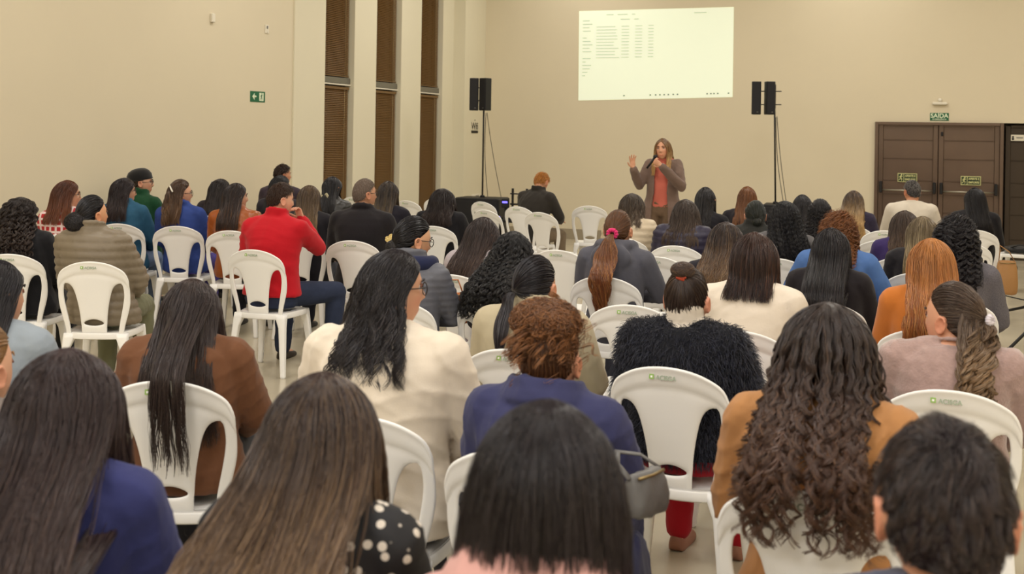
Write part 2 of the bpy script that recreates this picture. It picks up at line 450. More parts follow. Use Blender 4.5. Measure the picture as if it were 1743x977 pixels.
for (y, z, lab) in ((10.54, 2.95, 'small white sensor box high on the plain left wall'), ):
    b = Build(); b.box((XL - 0.003, y, z), (0.017, 0.03, 0.05), 0.006); tag(b.link('sensor_box', M_BOXWHITE, smooth=False), lab, 'sensor')
t = thing('light_switch', 'white switch plate with two rockers high on the left wall', 'switch', (XL - 0.02, 11.64, 2.93))
b = Build(); b.box((0.005, 0, 0), (0.005, 0.04, 0.052), 0.003); b.link('plate', M_BOXWHITE, t, smooth=False)
for z in (-0.022, 0.022):
    b = Build(); b.box((0.012, 0, z), (0.004, 0.014, 0.016), 0.003); b.link('rocker', M_GREY if z > 0 else M_BOXWHITE, t, smooth=False)
# wifi notice on the corner pier
s = board('wifi_notice', 'white Wifi notice on the corner pier left of the speaker stand', (XL + 0.20, 17.66, 1.86), 0.16, 0.11, M_FIN, math.pi / 2)
flat_text('Wifi', 0.17, M_BLACK, s, 0, -0.005, bold=0.002)
q = Build(); q.box((0, -0.005, -0.095), (0.15, 0.001, 0.022)); q.link('band', M_BLACK, s, smooth=False)
for r in (0.012, 0.026):
    q = Build(); q.tube([(r * math.sin(a), -0.006, 0.083 + r * math.cos(a)) for a in np.linspace(-0.8, 0.8, 7)], 0.0035, 5); q.link('signal_arc', M_BLACK, s)
t = thing('wall_socket', 'white socket box low on the corner pier behind the black case', 'socket', (XL + 0.20, 17.72, 0.66))
b = Build(); b.box((0.02, 0, 0), (0.02, 0.17, 0.055), 0.008); b.link('box', M_BOXWHITE, t, smooth=False)
b = Build(); b.box((0.042, 0.02, 0), (0.003, 0.07, 0.035), 0.002); b.link('socket_face', M_GREY, t, smooth=False)

# ---- projected picture on the far wall
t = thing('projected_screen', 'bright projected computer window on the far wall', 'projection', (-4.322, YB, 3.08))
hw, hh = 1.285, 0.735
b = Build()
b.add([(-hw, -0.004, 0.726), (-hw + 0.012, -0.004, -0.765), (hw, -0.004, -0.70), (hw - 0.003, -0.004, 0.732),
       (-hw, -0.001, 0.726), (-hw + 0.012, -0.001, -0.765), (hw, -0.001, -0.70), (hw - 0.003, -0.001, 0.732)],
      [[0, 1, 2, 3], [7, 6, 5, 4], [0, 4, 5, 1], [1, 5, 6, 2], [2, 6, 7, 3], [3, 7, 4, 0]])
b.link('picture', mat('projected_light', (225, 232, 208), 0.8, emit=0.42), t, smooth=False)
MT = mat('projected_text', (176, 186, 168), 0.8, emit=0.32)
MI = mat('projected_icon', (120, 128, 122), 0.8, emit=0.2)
rs = random.Random(3)
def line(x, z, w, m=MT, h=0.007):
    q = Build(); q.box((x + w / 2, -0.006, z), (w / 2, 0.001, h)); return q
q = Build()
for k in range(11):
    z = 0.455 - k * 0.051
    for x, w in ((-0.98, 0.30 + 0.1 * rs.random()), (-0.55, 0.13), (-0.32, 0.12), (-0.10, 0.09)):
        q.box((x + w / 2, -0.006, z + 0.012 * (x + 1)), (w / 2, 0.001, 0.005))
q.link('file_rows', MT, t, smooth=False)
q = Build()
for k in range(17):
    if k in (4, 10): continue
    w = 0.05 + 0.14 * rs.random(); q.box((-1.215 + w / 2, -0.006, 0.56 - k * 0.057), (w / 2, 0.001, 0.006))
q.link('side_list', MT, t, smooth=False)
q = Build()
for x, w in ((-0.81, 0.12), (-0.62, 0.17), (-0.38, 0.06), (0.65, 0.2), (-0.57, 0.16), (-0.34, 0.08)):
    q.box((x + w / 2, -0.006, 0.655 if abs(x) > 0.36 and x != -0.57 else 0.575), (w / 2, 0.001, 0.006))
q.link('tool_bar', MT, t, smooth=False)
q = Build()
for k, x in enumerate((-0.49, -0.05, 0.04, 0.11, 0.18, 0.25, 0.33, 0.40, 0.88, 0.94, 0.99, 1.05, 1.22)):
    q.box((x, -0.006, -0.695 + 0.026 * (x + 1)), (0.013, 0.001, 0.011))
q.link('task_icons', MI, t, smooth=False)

# ------------------------------------------------------------------ the white plastic chair
def chair_back_mesh():
    W0, W1 = 0.176, 0.222
    n = 21
    def ztop(x, W): return 0.89 - 0.135 * (1 - (1 - min(1, abs(x) / W) ** 2.05) ** (1 / 2.1))
    def yy(z, x):
        return -0.185 - 0.088 * max(0, (z - 0.40) / 0.49) ** 1.25 + 0.022 * (x / 0.2) ** 2
    V, idx, faces = [], {}, []
    def vert(key, x, z, off=0.0):
        if key not in idx:
            idx[key] = len(V); V.append((x, yy(z, x) + off, z))
        return idx[key]
    vs = list(np.linspace(0, 0.8, 15)) + [0.845, 0.87, 0.93, 0.975, 1.0]
    SP = np.linspace(-1, 1, 9); PO = np.linspace(0, 1, 4)
    rows = []
    for r, v in enumerate(vs):
        sm = min(1, v / 0.7); sm = sm * sm * (3 - 2 * sm)
        W = W0 + (W1 - W0) * sm
        a = 0.078 + 0.064 * min(1, v / 0.8) ** 2.2
        bi = W - 0.031 - 0.004 * sm
        m_, h_ = (a + bi) / 2, (bi - a) / 2
        if v > 0.62:
            q = max(0.0, 1 - ((min(v, 0.8) - 0.62) / 0.18) ** 2) ** 0.5
            m_ += 0.012 * (1 - q); a, bi = m_ - h_ * q, m_ + h_ * q
        if v < 0.06: 
            q = (1 - ((0.06 - v) / 0.06) ** 2) ** 0.5; 
        row = []
        off = 0.0 if v < 0.86 else (-0.010 if v < 0.98 else -0.017)
        closed = v >= 0.8
        for k, s_ in enumerate(SP):
            x = s_ * a; z = 0.405 + v * (ztop(x, W) - 0.405)
            e_ = max(0.0, 1 - (s_ / 0.75) ** 2)
            if r == 3: z += 0.004 - 0.010 * e_ + 0.002 * (abs(s_) == 0.75)
            if r == 4: z += -0.014 + 0.020 * e_
            row.append(('s', r, k, x, z))
        rows.append((row, bi, W, off, closed))
    for r, (row, bi, W, off, closed) in enumerate(rows):
        v = vs[r]
        for (_, r_, k, x, z) in row: vert(('s', r, k), x, z, off - (0.005 if (1 <= k <= 7 and 1 <= r and v < 0.84) else 0.0))
        for sd in (-1, 1):
            for k, t in enumerate(PO):
                x = sd * (bi + t * (W - bi)); z = 0.405 + v * (ztop(x, W) - 0.405)
                if closed and k == 0: idx[('p', sd, r, 0)] = idx[('s', r, 0 if sd < 0 else 8)]
                else: vert(('p', sd, r, k), x, z, off)
    for r in range(len(vs) - 1):
        for k in range(8):
            if r == 3 and 1 <= k <= 6: continue                    # the hand slot above the seat
            faces.append([idx[('s', r, k)], idx[('s', r, k + 1)], idx[('s', r + 1, k + 1)], idx[('s', r + 1, k)]])
        for sd in (-1, 1):
            for k in range(3):
                f = [idx[('p', sd, r, k)], idx[('p', sd, r, k + 1)], idx[('p', sd, r + 1, k + 1)], idx[('p', sd, r + 1, k)]]
                if sd < 0: f = f[::-1]
                if len(set(f)) == 4: faces.append(f)
    me = make_mesh('backrest', V, faces)
    return modded(me, [('SOLIDIFY', dict(thickness=0.013, offset=0.0)), ('SUBSURF', dict(levels=1, render_levels=1))])

def chair_seat_mesh():
    n = 15; V, Q = [], []
    g = np.linspace(-1, 1, n)
    def shape(u, w):
        x = u * math.sqrt(1 - 0.32 * w * w * u * u * 1.0); y = w * math.sqrt(1 - 0.32 * u * u * w * w)
        wd = 0.197 + 0.018 * w
        r2 = max(abs(u), abs(w))
        z = 0.440 - 0.014 * (1 - x * x) * (1 - y * y) - 0.006 * max(0, w) ** 3
        return [x * wd, 0.012 + y * 0.212, z]
    for j in g:
        for i in g: V.append(shape(i, j))
    for j in range(n - 1):
        for i in range(n - 1): Q.append([j * n + i, j * n + i + 1, (j + 1) * n + i + 1, (j + 1) * n + i])
    # skirt
    ring = [i for i in range(n)] + [(j + 1) * n + n - 1 for j in range(n - 1)] + [(n - 1) * n + i for i in range(n - 2, -1, -1)] + [j * n for j in range(n - 2, 0, -1)]
    for dz, kk in ((-0.008, 1.02), (-0.045, 1.025)):
        base = len(V)
        for q in ring: V.append([V[q][0] * kk, (V[q][1] - 0.012) * kk + 0.012, V[q][2] + dz])
        prev = ring if dz == -0.008 else prevring
        m = len(ring)
        for k in range(m): Q.append([prev[k], base + k, base + (k + 1) % m, prev[(k + 1) % m]][::-1])
        prevring = [base + k for k in range(m)]
    me = make_mesh('seat', V, Q)
    return modded(me, [('SOLIDIFY', dict(thickness=0.006, offset=-1.0)), ('SUBSURF', dict(levels=1, render_levels=1))])

def chair_leg_mesh(sx, sy):
    b = Build(); R = []
    y0 = 0.012 + sy * 0.175
    for z, w, dd, sp in ((0.430, 0.062, 0.052, 0.0), (0.400, 0.058, 0.048, 0.004), (0.34, 0.040, 0.036, 0.009), (0.2, 0.034, 0.032, 0.020), (0.012, 0.027, 0.027, 0.034), (0.0, 0.025, 0.025, 0.035)):
        cx = sx * (0.176 + sp * 0.9 - (w - 0.030) * 0.55); cy = y0 + sy * (sp * 1.3 - (dd - 0.03) * 0.45) 
        t = np.linspace(0, 2 * np.pi, 16, endpoint=False) + np.pi / 16
        ct, st = np.cos(t), np.sin(t)
        R.append(np.stack([cx + w * 0.62 * np.sign(ct) * abs(ct) ** 0.45, cy + dd * 0.62 * np.sign(st) * abs(st) ** 0.45, np.full(16, z)], -1))
    b.rings(R[::-1])
    V, Q, T = b.arrays()
    return make_mesh('leg', V, Q, T)

CH_BACK, CH_SEAT = chair_back_mesh(), chair_seat_mesh()
CH_LEGS = [chair_leg_mesh(sx, sy) for sx in (-1, 1) for sy in (-1, 1)]
CH_TEXT = text_mesh('A\u00c7ISGA', 0.021, 0.0004, 'LEFT', 0.0006)
_b = Build(); _b.box((0, 0, 0), (0.0085, 0.0006, 0.0085)); CH_SQ = make_mesh('logo_mark', *_b.arrays()[:2], smooth=False)
_b = Build(); _b.box((0, 0, 0), (0.0035, 0.0006, 0.0035)); CH_SQ2 = make_mesh('logo_centre', *_b.arrays()[:2], smooth=False)
for me_, m_ in ((CH_BACK, M_WHITE), (CH_SEAT, M_WHITE), (CH_TEXT, M_LOGO_T), (CH_SQ, M_LOGO_G), (CH_SQ2, M_WHITE), *[(l, M_WHITE) for l in CH_LEGS]):
    me_.materials.clear(); me_.materials.append(m_)

CHAIRS = []
def chair(x, y, rz, label, z=0.0, logo=True, group='white plastic chairs of the hall'):
    t = thing('plastic_chair', label, 'chair', (x, y, z), rz, group)
    put('seat', CH_SEAT, None, t)
    bk = put('backrest', CH_BACK, None, t)
    for l in CH_LEGS: put('leg', l, None, t)
    if logo:
        for nm, me_, lx, lz, dy in (('logo_text', CH_TEXT, -0.036, 0.849, 0.0), ('logo_mark', CH_SQ, -0.052, 0.851, 0.0), ('logo_centre', CH_SQ2, -0.052, 0.851, -0.0008)):
            o = put(nm, me_, None, bk)
            o.location = (lx, -0.2840 + dy, lz); o.rotation_euler = (math.pi / 2 - 0.2 if nm == 'logo_text' else -0.2, 0, 0)
    CHAIRS.append((x, y, rz))
    return t

# ------------------------------------------------------------------ people
def rot(yaw=0, pitch=0, roll=0):
    """degrees; yaw turns left, pitch looks up, roll tips towards the right shoulder"""
    y, p, r = map(math.radians, (yaw, pitch, roll))
    Rz = np.array([[math.cos(y), -math.sin(y), 0], [math.sin(y), math.cos(y), 0], [0, 0, 1]])
    Rx = np.array([[1, 0, 0], [0, math.cos(p), -math.sin(p)], [0, math.sin(p), math.cos(p)]])
    Ry = np.array([[math.cos(r), 0, math.sin(r)], [0, 1, 0], [-math.sin(r), 0, math.cos(r)]])
    return Rz @ Rx @ Ry

HA = np.array([0.077, 0.097, 0.118])           # half axes of a head

def head_shape(hs=1.0):
    m, n = 56, 44
    th = np.linspace(0.03, np.pi - 0.03, n)[:, None]; t = np.linspace(0, 2 * np.pi, m, endpoint=False)[None]
    sx, sy, sz = np.sin(th) * np.cos(t), np.sin(th) * np.sin(t), -np.cos(th) * np.ones_like(t)
    front = np.clip(sy, 0, 1); low = np.clip(-sz, 0, 1)
    k = (np.abs(sy) ** 2.9 + np.abs(sz) ** 2.9 + 1e-9) ** (1 / 2.9)
    r_ = np.sqrt(sy ** 2 + sz ** 2 + 1e-9)
    w = np.where((sy > 0) & (sz < 0), 1.0, 0.0) * np.clip(front * 3, 0, 1) * np.clip(low * 3, 0, 1)
    f = 1 + w * (r_ / k - 1)
    x = HA[0] * sx * (1 - 0.30 * low ** 1.6) ; y = HA[1] * sy * f; z = HA[2] * sz * f
    y = np.where(sy < 0, y * (1 - 0.42 * low ** 1.3), y * (1 - 0.05 * low))
    y = np.where(sy > 0, y * 0.93, y)
    g = lambda a, b_: np.exp(-a * a - b_ * b_)
    fm = (sy > 0.2)
    prof = np.interp(z, [-0.052, -0.040, -0.034, -0.022, 0.0, 0.022], [0, 0.10, 0.95, 0.85, 0.42, 0.0])
    y = y + fm * (0.024 * np.exp(-(x / np.interp(z, [-0.04, 0.01], [0.0145, 0.009])) ** 2) * prof)
    y = y - fm * 0.011 * g((np.abs(x) - 0.031) / 0.015, (z - 0.006) / 0.012)
    y = y + fm * 0.004 * g((np.abs(x) - 0.028) / 0.020, (z - 0.027) / 0.007)
    y = y + fm * 0.007 * g(x / 0.022, (z + 0.064) / 0.006) + fm * 0.006 * g(x / 0.020, (z + 0.077) / 0.006)
    y = y - fm * 0.002 * g(x / 0.024, (z + 0.070) / 0.003)
    y = y + fm * 0.007 * g(x / 0.022, (z + 0.100) / 0.013)
    y = y + fm * 0.003 * g((np.abs(x) - 0.042) / 0.018, (z + 0.028) / 0.018)
    return np.stack([x, y, z], -1) * hs

def add_head(b, hp, R, hs):
    b.rings(head_shape(hs) @ R.T + hp)
    for s_ in (-1, 1):
        e = np.array([s_ * 0.0765, -0.004, -0.012])
        t = np.linspace(0, 2 * np.pi, 14, endpoint=False)
        P = np.stack([0.006 * s_ + s_ * 0.008 * (np.sin(t) * 0.3 + 0.5), -0.004 - 0.017 * np.cos(t) - 0.005 * np.sin(t), 0.028 * np.sin(t) + 0.0], -1) + e
        b.tube(P * hs @ R.T + hp, 0.0055 * hs, 6, closed=True)
        b.ball((e + np.array([s_ * 0.002, -0.001, -0.002])) * hs @ R.T + hp, np.array([0.0055, 0.015, 0.0245]) * hs, 10, 8, R)
        b.ball((e + np.array([s_ * 0.003, 0.006, -0.026])) * hs @ R.T + hp, np.array([0.005, 0.008, 0.010]) * hs, 8, 6, R)

def add_hand(b, w, d, n, side, k=1.0, curl=0.5, spread=0.1):
    """palm and five fingers; w wrist, d towards the fingertips, n out of the back of the hand, side +1 right hand"""
    w, d, n = (np.asarray(v, float) for v in (w, d, n))
    d = d / np.linalg.norm(d); n = n - d * (n @ d); n /= np.linalg.norm(n); u = np.cross(d, n) * side      # u towards the thumb... 
    M = np.stack([u, d, n], 1)
    b.ball(w + d * 0.045 * k, np.array([0.038, 0.052, 0.015]) * k, 12, 8, M)
    b.limb([w - d * 0.03 * k, w + d * 0.02 * k], [0.025 * k, 0.024 * k], 10)
    for q, (off, ln) in enumerate(((0.028, 0.070), (0.0095, 0.079), (-0.0095, 0.073), (-0.027, 0.058))):
        p = w + d * 0.086 * k + u * off * k; P = [p - d * 0.02 * k]; a = 0.15 * curl; dirp = d + u * (off * spread * 18)
        dirp = dirp / np.linalg.norm(dirp)
        for sgm in (0.0, 0.45, 0.30, 0.25):
            if sgm:
                a += curl * 0.75
                p = p + (dirp * math.cos(a) - n * math.sin(a)) * ln * sgm * k
            P.append(p)
        b.limb(P, np.array([0.0095, 0.0095, 0.009, 0.0085, 0.0075]) * k, 8)
    p0 = w + d * 0.025 * k + u * 0.026 * k
    b.limb([p0, p0 + (d * 0.5 + u * 0.75 - n * 0.3 * curl) * 0.036 * k, p0 + (d * 1.05 + u * 0.95 - n * 0.75 * curl) * 0.050 * k], np.array([0.013, 0.0105, 0.0085]) * k, 8)

TOR_Z = np.array([0.430, 0.47, 0.53, 0.60, 0.68, 0.78, 0.88, 0.95, 1.000, 1.030, 1.052, 1.075])
TOR_Y = np.array([-0.03, -0.035, -0.04, -0.048, -0.055, -0.068, -0.080, -0.085, -0.085, -0.083, -0.080, -0.075])
TOR_W = np.array([0.150, 0.178, 0.185, 0.168, 0.150, 0.153, 0.165, 0.172, 0.165, 0.135, 0.096, 0.064])
TOR_D = np.array([0.095, 0.112, 0.120, 0.113, 0.103, 0.106, 0.110, 0.102, 0.088, 0.075, 0.066, 0.058])

class Pose:
    """the skeleton of one seated person in its own frame: facing +y, seat under the origin"""
    def __init__(s, H=1.285, bulk=1.0, sw=1.0, lean=0.0, side=0.0, head=(0, 0, 0), hs=1.0, arms='lap', neckf=0.0, stand=False, legs=None):
        s.bulk, s.sw, s.hs, s.arms, s.stand = bulk, sw, hs, arms, stand
        s.k = (H - 0.44) / 0.845; s.H = H
        s.tl, s.ts = math.tan(math.radians(lean)), math.tan(math.radians(side))
        s.base = 0.0
        s.Rh = rot(*head)
        s.hp = s.bend((0, -0.040 + neckf, s.z(1.285) - 0.118 * hs))
        s.head_top = s.hp[2] + 0.118 * hs
        s.sec = []
        for z, y, w, d in zip(TOR_Z, TOR_Y, TOR_W, TOR_D):
            f = 1 + (bulk - 1) * np.interp(z, [0.95, 1.075], [1, 0.35])
            fw = f * np.interp(z, [0.8, 0.95, 1.02], [1, sw, sw])
            p = s.bend((0, y, s.z(z)))
            s.sec.append((p[0], p[1] + (f - 1) * d * 0.55, p[2], w * fw, d * f))
        s.sec = np.array(s.sec)
        s.arm = {}
        for sd in (-1, 1):
            a = arms if isinstance(arms, str) else arms[0 if sd < 0 else 1]
            b_ = 1 + (bulk - 1) * 0.9
            sh = s.bend((sd * 0.168 * sw * (1 + (bulk - 1) * .6), -0.083, s.z(0.985)))
            if a == 'lap': el, wr = (0.232 * sw * b_, 0.02, 0.735), (0.115, 0.20, 0.625)
            elif a == 'fwd': el, wr = (0.225 * sw * b_, 0.09, 0.76), (0.13, 0.30, 0.70)
            elif a == 'chin': el, wr = (0.195 * sw * b_, 0.20, 0.83), (0.055, 0.215, 1.02)
            elif a == 'cross': el, wr = (0.245 * sw * b_, 0.05, 0.76), (0.03, 0.20, 0.74)
            elif a == 'wide': el, wr = (0.285 * sw * b_, -0.01, 0.74), (0.13, 0.19, 0.64)
            else: el, wr = a
            if isinstance(a, str):
                el = s.bend((sd * el[0], el[1], s.z(el[2]))); wr = s.bend((sd * wr[0], wr[1], s.z(wr[2])))
            else:
                el, wr = np.array(el, float), np.array(wr, float)
            s.arm[sd] = (sh, np.array(el), np.array(wr))
        kw = 0.115
        s.leg = {}
        for sd in (-1, 1):
            if stand: s.leg[sd] = (np.array([sd * 0.09, -0.03, 0.50]), np.array([sd * 0.10, -0.015, 0.05]), np.array([sd * 0.11, -0.03, -0.33]))
            elif legs and sd in legs: s.leg[sd] = (np.array([sd * 0.09, 0.0, 0.545]), np.array(legs[sd][0]), np.array(legs[sd][1]))
            else: s.leg[sd] = (np.array([sd * 0.09, 0.0, 0.545]), np.array([sd * kw, 0.40, 0.525]), np.array([sd * (kw + 0.005), 0.375, 0.085]))
    def z(s, z): return 0.44 + (z - 0.44) * s.k
    def bend(s, p):
        z = p[2]; return np.array([p[0] + s.ts * max(0, z - 0.48), p[1] + s.tl * max(0, z - 0.48), z])
    def back(s, P, pad, thick):
        """push points that are inside the clothed torso out through the nearer of back and front"""
        z = P[..., 2]; q = s.sec; w_ = np.clip((q[-1, 2] + 0.10 - z) / 0.08, 0, 1)
        xc = np.interp(z, q[:, 2], q[:, 0]); yc = np.interp(z, q[:, 2], q[:, 1])
        hw = np.interp(z, q[:, 2], q[:, 3]) + pad; hd = np.interp(z, q[:, 2], q[:, 4]) + pad
        shz = s.arm[1][0][2]
        hw = np.where(z < shz + 0.045, np.maximum(hw, s.arm[1][0][0] - s.hp[0] * 0 + 0.045 * np.sqrt(np.clip(1 - ((z - shz) / 0.055) ** 2 * (z > shz), 0, 1)) + pad * 0.5), hw)
        u = np.clip((P[..., 0] - xc) / hw, -1, 1)
        yb = hd * np.sqrt(1 - u * u)
        ins = (np.abs(P[..., 0] - xc) < hw) & (z < q[-1, 2] + 0.10) & (np.abs(P[..., 1] - yc) < yb + thick)
        front = P[..., 1] > yc + 0.02
        y = np.where(front, yc + yb + thick, yc - yb - thick)
        P[..., 1] = np.where(ins, y * w_ + P[..., 1] * (1 - w_), P[..., 1])
        return P

def remesh(b, voxel, smooth=5, fac=0.5):
    V, Q, T = b.arrays()
    return modded(make_mesh('work', V, Q, T), [('REMESH', dict(mode='VOXEL', voxel_size=voxel, use_smooth_shade=True)), ('SMOOTH', dict(factor=fac, iterations=smooth))])

def get_co(me):
    a = np.empty(len(me.vertices) * 3, np.float32); me.vertices.foreach_get('co', a); return a.reshape(-1, 3).astype(float)
def get_no(me):
    a = np.empty(len(me.vertices) * 3, np.float32); me.vertices.foreach_get('normal', a); return a.reshape(-1, 3).astype(float)
def set_co(me, V):
    me.vertices.foreach_set('co', V.astype(np.float32).ravel()); me.update()

def wrinkle(me, amp, seed, k=1.0, dirs=6):
    r = np.random.default_rng(seed)
    V, Nn = get_co(me), get_no(me)
    h = np.zeros(len(V))
    W = V + 0.02 * np.sin(V[:, [1, 2, 0]] * 17 + r.uniform(0, 6, 3))
    for q in range(dirs):
        d = r.normal(size=3) * np.array([1.0, 1.0, 0.8]); d /= np.linalg.norm(d)
        f = r.uniform(22, 60) * k
        a = 1 - np.abs(np.sin(W @ d * f + r.uniform(0, 6)))
        m = 0.5 + 0.5 * np.sin(V @ r.normal(size=3) * 9 + r.uniform(0, 6))
        h += a ** 2 * m / dirs
    set_co(me, V + Nn * ((h - h.mean()) * amp * 6)[:, None])

def seg_dist(V, A, B):
    d = B - A; t = np.clip(((V - A) @ d) / (d @ d), 0, 1)
    return np.linalg.norm(V - A - t[:, None] * d, axis=1)

def body_mesh(P, voxel, skin, face=False, hands=True):
    b = Build()
    kb = 1 + (P.bulk - 1) * 0.8
    add_head(b, P.hp, P.Rh, P.hs)
    nb = P.sec[-1]
    chin = P.hp + P.Rh @ np.array([0, -0.025, -0.07]) * P.hs
    b.limb([np.array([nb[0], nb[1], nb[2] - 0.06]), np.array([nb[0], nb[1] + 0.008, nb[2]]), chin], np.array([0.066, 0.054, 0.051]) * (1 + (P.bulk - 1) * .4), 14)
    b.ellipses([(x, y, z, w * 0.94, d * 0.94) for x, y, z, w, d in P.sec if z > 0.5 or P.stand])
    for sd in (-1, 1):
        sh, el, wr = P.arm[sd]
        b.limb([sh, (sh + el) / 2, el, (el + wr) / 2, wr], np.array([0.050, 0.043, 0.037, 0.033, 0.025]) * kb, 12)
        d = wr - el; d = d / np.linalg.norm(d)
        a = P.arms if isinstance(P.arms, str) else P.arms[0 if sd < 0 else 1]
        if a == 'chin': add_hand(b, wr, np.array([-0.25 * sd, -0.2, 0.9]), np.array([0.3 * sd, 0.9, 0.2]), sd, 0.95, 0.9)
        elif a == 'cross': add_hand(b, wr, d, np.array([0, 0.7, 0.7]), sd, 0.95, 0.5)
        elif isinstance(a, str): add_hand(b, wr, d * np.array([1, 1, 0.3]), np.array([0, 0.25, 1.0]), sd, 0.95, 0.45)
        else: add_hand(b, wr, P.hand[sd][0], P.hand[sd][1], sd, *P.hand[sd][2:])
        h, k_, an = P.leg[sd]
        b.limb([h, (h + k_) / 2, k_], np.minimum(np.array([0.082, 0.074, 0.056]) * kb, h[2] - 0.456 if not P.stand else 1), 12); b.limb([k_, (k_ * 0.6 + an * 0.4), an], np.array([0.056, 0.052, 0.034]) * kb, 12)
        b.limb([an + np.array([0, -0.02, -0.035]), an + np.array([0, 0.06, -0.045]), an + np.array([0, 0.13, -0.055])], [0.03, 0.03, 0.022], 10)
    me = remesh(b, voxel, 3 if voxel < 0.0065 else 2, 0.45)
    V = get_co(me)
    hl = ((V - P.hp) @ P.Rh) / P.hs
    sk = lin(skin)
    c = np.repeat(sk[None], len(V), 0)
    g = lambda a, q: np.exp(-a * a - q * q)
    lip = g(hl[:, 0] / 0.024, (hl[:, 2] + 0.070) / 0.011) * (hl[:, 1] > 0.06)
    ch = 0.35 * g((np.abs(hl[:, 0]) - 0.045) / 0.022, (hl[:, 2] + 0.035) / 0.024) * (hl[:, 1] > 0.03)
    ear = 0.35 * (np.abs(hl[:, 0]) > 0.079) * (np.abs(hl[:, 2] + 0.01) < 0.05)
    w = np.clip(lip * 0.75 + ch + ear, 0, 1)[:, None]
    c = c * (1 - w) + w * (sk * np.array([0.95, 0.52, 0.48]))[None]
    at = me.color_attributes.new('hc', 'FLOAT_COLOR', 'POINT')
    cc = np.ones((len(V), 4), np.float32); cc[:, :3] = c
    at.data.foreach_set('color', cc.ravel())
    return me

def top_mesh(P, kind, voxel, seed, thick=0.018, hem=0.47, sleeve=1.0, collar=None, amp=0.003):
    b = Build(); kb = 1 + (P.bulk - 1) * 0.8
    sec = [s_ for s_ in P.sec if s_[2] >= P.z(hem) - 0.005]
    neck = 0.004 if collar != 'none' else 0.0
    loose = {'coat': 1.08, 'puffer': 1.10, 'sweater': 1.05}.get(kind, 1.0)
    q = [(x, y, z, (w * loose + thick), (d * loose + thick)) for x, y, z, w, d in sec[:-1]]
    x, y, z, w, d = sec[-1]
    q.append((x, y, z - 0.012, w + 0.012, d + 0.012))
    b.ellipses(q, 28)
    for sd in (-1, 1):
        sh, el, wr = P.arm[sd]
        wr2 = el + (wr - el) * sleeve
        t2 = thick * loose
        b.limb([sh, (sh + el) / 2, el, (el + wr2) / 2, wr2], np.array([0.052, 0.046, 0.040, 0.037, 0.030]) * kb + t2 * np.array([1.0, 1.05, 1.0, 0.9, 0.75]), 14)
        b.limb([np.array([sh[0] * 0.35 + nb_x(P) * 0.65, sh[1], P.z(1.035)]), sh + np.array([0, 0, 0.0])], [0.042 + thick * 0.5, 0.050 + thick], 12)
    nx, ny, nz = P.sec[-1][0], P.sec[-1][1], P.sec[-1][2]
    t = np.linspace(0, 2 * np.pi, 28, endpoint=False)
    if collar in ('stand', 'shirt', 'turtle'):
        hgt = {'stand': 0.030, 'shirt': 0.022, 'turtle': 0.045}[collar]
        rr = {'stand': 0.076, 'shirt': 0.069, 'turtle': 0.064}[collar] * (1 + (P.bulk - 1) * .4)
        R = np.stack([nx + rr * np.cos(t), ny + 0.006 + rr * 0.95 * np.sin(t), nz + 0.004 - 0.018 * np.sin(t)], -1)
        for dz in np.linspace(-0.01, hgt, 4): b.tube(R + np.array([0, 0, dz]), 0.010 if collar != 'shirt' else 0.008, 8, closed=True)
        if collar == 'shirt':
            R2 = np.stack([nx + (rr + 0.012) * np.cos(t), ny + 0.004 + (rr + 0.012) * 0.95 * np.sin(t), nz - 0.002 - 0.02 * np.sin(t)], -1)
            b.tube(R2, 0.008, 8, closed=True); b.tube(R2 + np.array([0, 0, 0.014]), 0.008, 8, closed=True)
    elif collar == 'crew':
        R = np.stack([nx + 0.070 * np.cos(t), ny + 0.004 + 0.066 * np.sin(t), nz - 0.004 - 0.016 * np.sin(t)], -1)
        b.tube(R, 0.009, 8, closed=True)
    elif collar == 'hood':
        a = np.linspace(-2.5, 2.5, 22)
        R = np.stack([nx + 0.100 * np.sin(a), ny + 0.01 - 0.085 * np.cos(a), nz - 0.005 + 0.012 * np.cos(a)], -1)
        b.tube(R, 0.030 + 0.008 * np.cos(a / 2), 10)
        b.ball((nx, ny - 0.115, nz - 0.065), (0.13, 0.045, 0.085), 18, 12)
        b.ball((nx, ny - 0.13, nz - 0.13), (0.07, 0.03, 0.05), 14, 10)
    elif collar == 'big':
        for dz, rr, th in ((0.0, 0.105, 0.013), (0.016, 0.098, 0.013), (-0.018, 0.116, 0.014), (-0.034, 0.124, 0.014)):
            R = np.stack([nx + rr * np.cos(t), ny + 0.0 + rr * 0.92 * np.sin(t), nz + dz - 0.02 * np.sin(t)], -1)
            b.tube(R, th, 10, closed=True)
    me = remesh(b, voxel, 6 if collar in (None, 'none') else 4, 0.5)
    V, Nn = get_co(me), get_no(me)
    if kind == 'puffer':
        sec_q = np.abs(np.sin(V[:, 2] * math.pi / 0.052 + 0.5 * np.sin(V[:, 0] * 9) * 0.3))
        arm_d = [np.minimum(seg_dist(V, P.arm[sd][0], P.arm[sd][1]), seg_dist(V, P.arm[sd][1], P.arm[sd][2])) for sd in (-1, 1)]
        h = sec_q ** 0.6 * 0.011 - 0.004
        set_co(me, V + Nn * h[:, None])
        wrinkle(me, 0.0016, seed, 1.6)
    elif kind == 'quilt':
        h = np.abs(np.sin(V[:, 2] * math.pi / 0.034)) ** 0.7 * 0.0045
        set_co(me, V + Nn * h[:, None])
    elif amp:
        wrinkle(me, amp, seed)
    return me

def nb_x(P): return P.sec[-1][0]

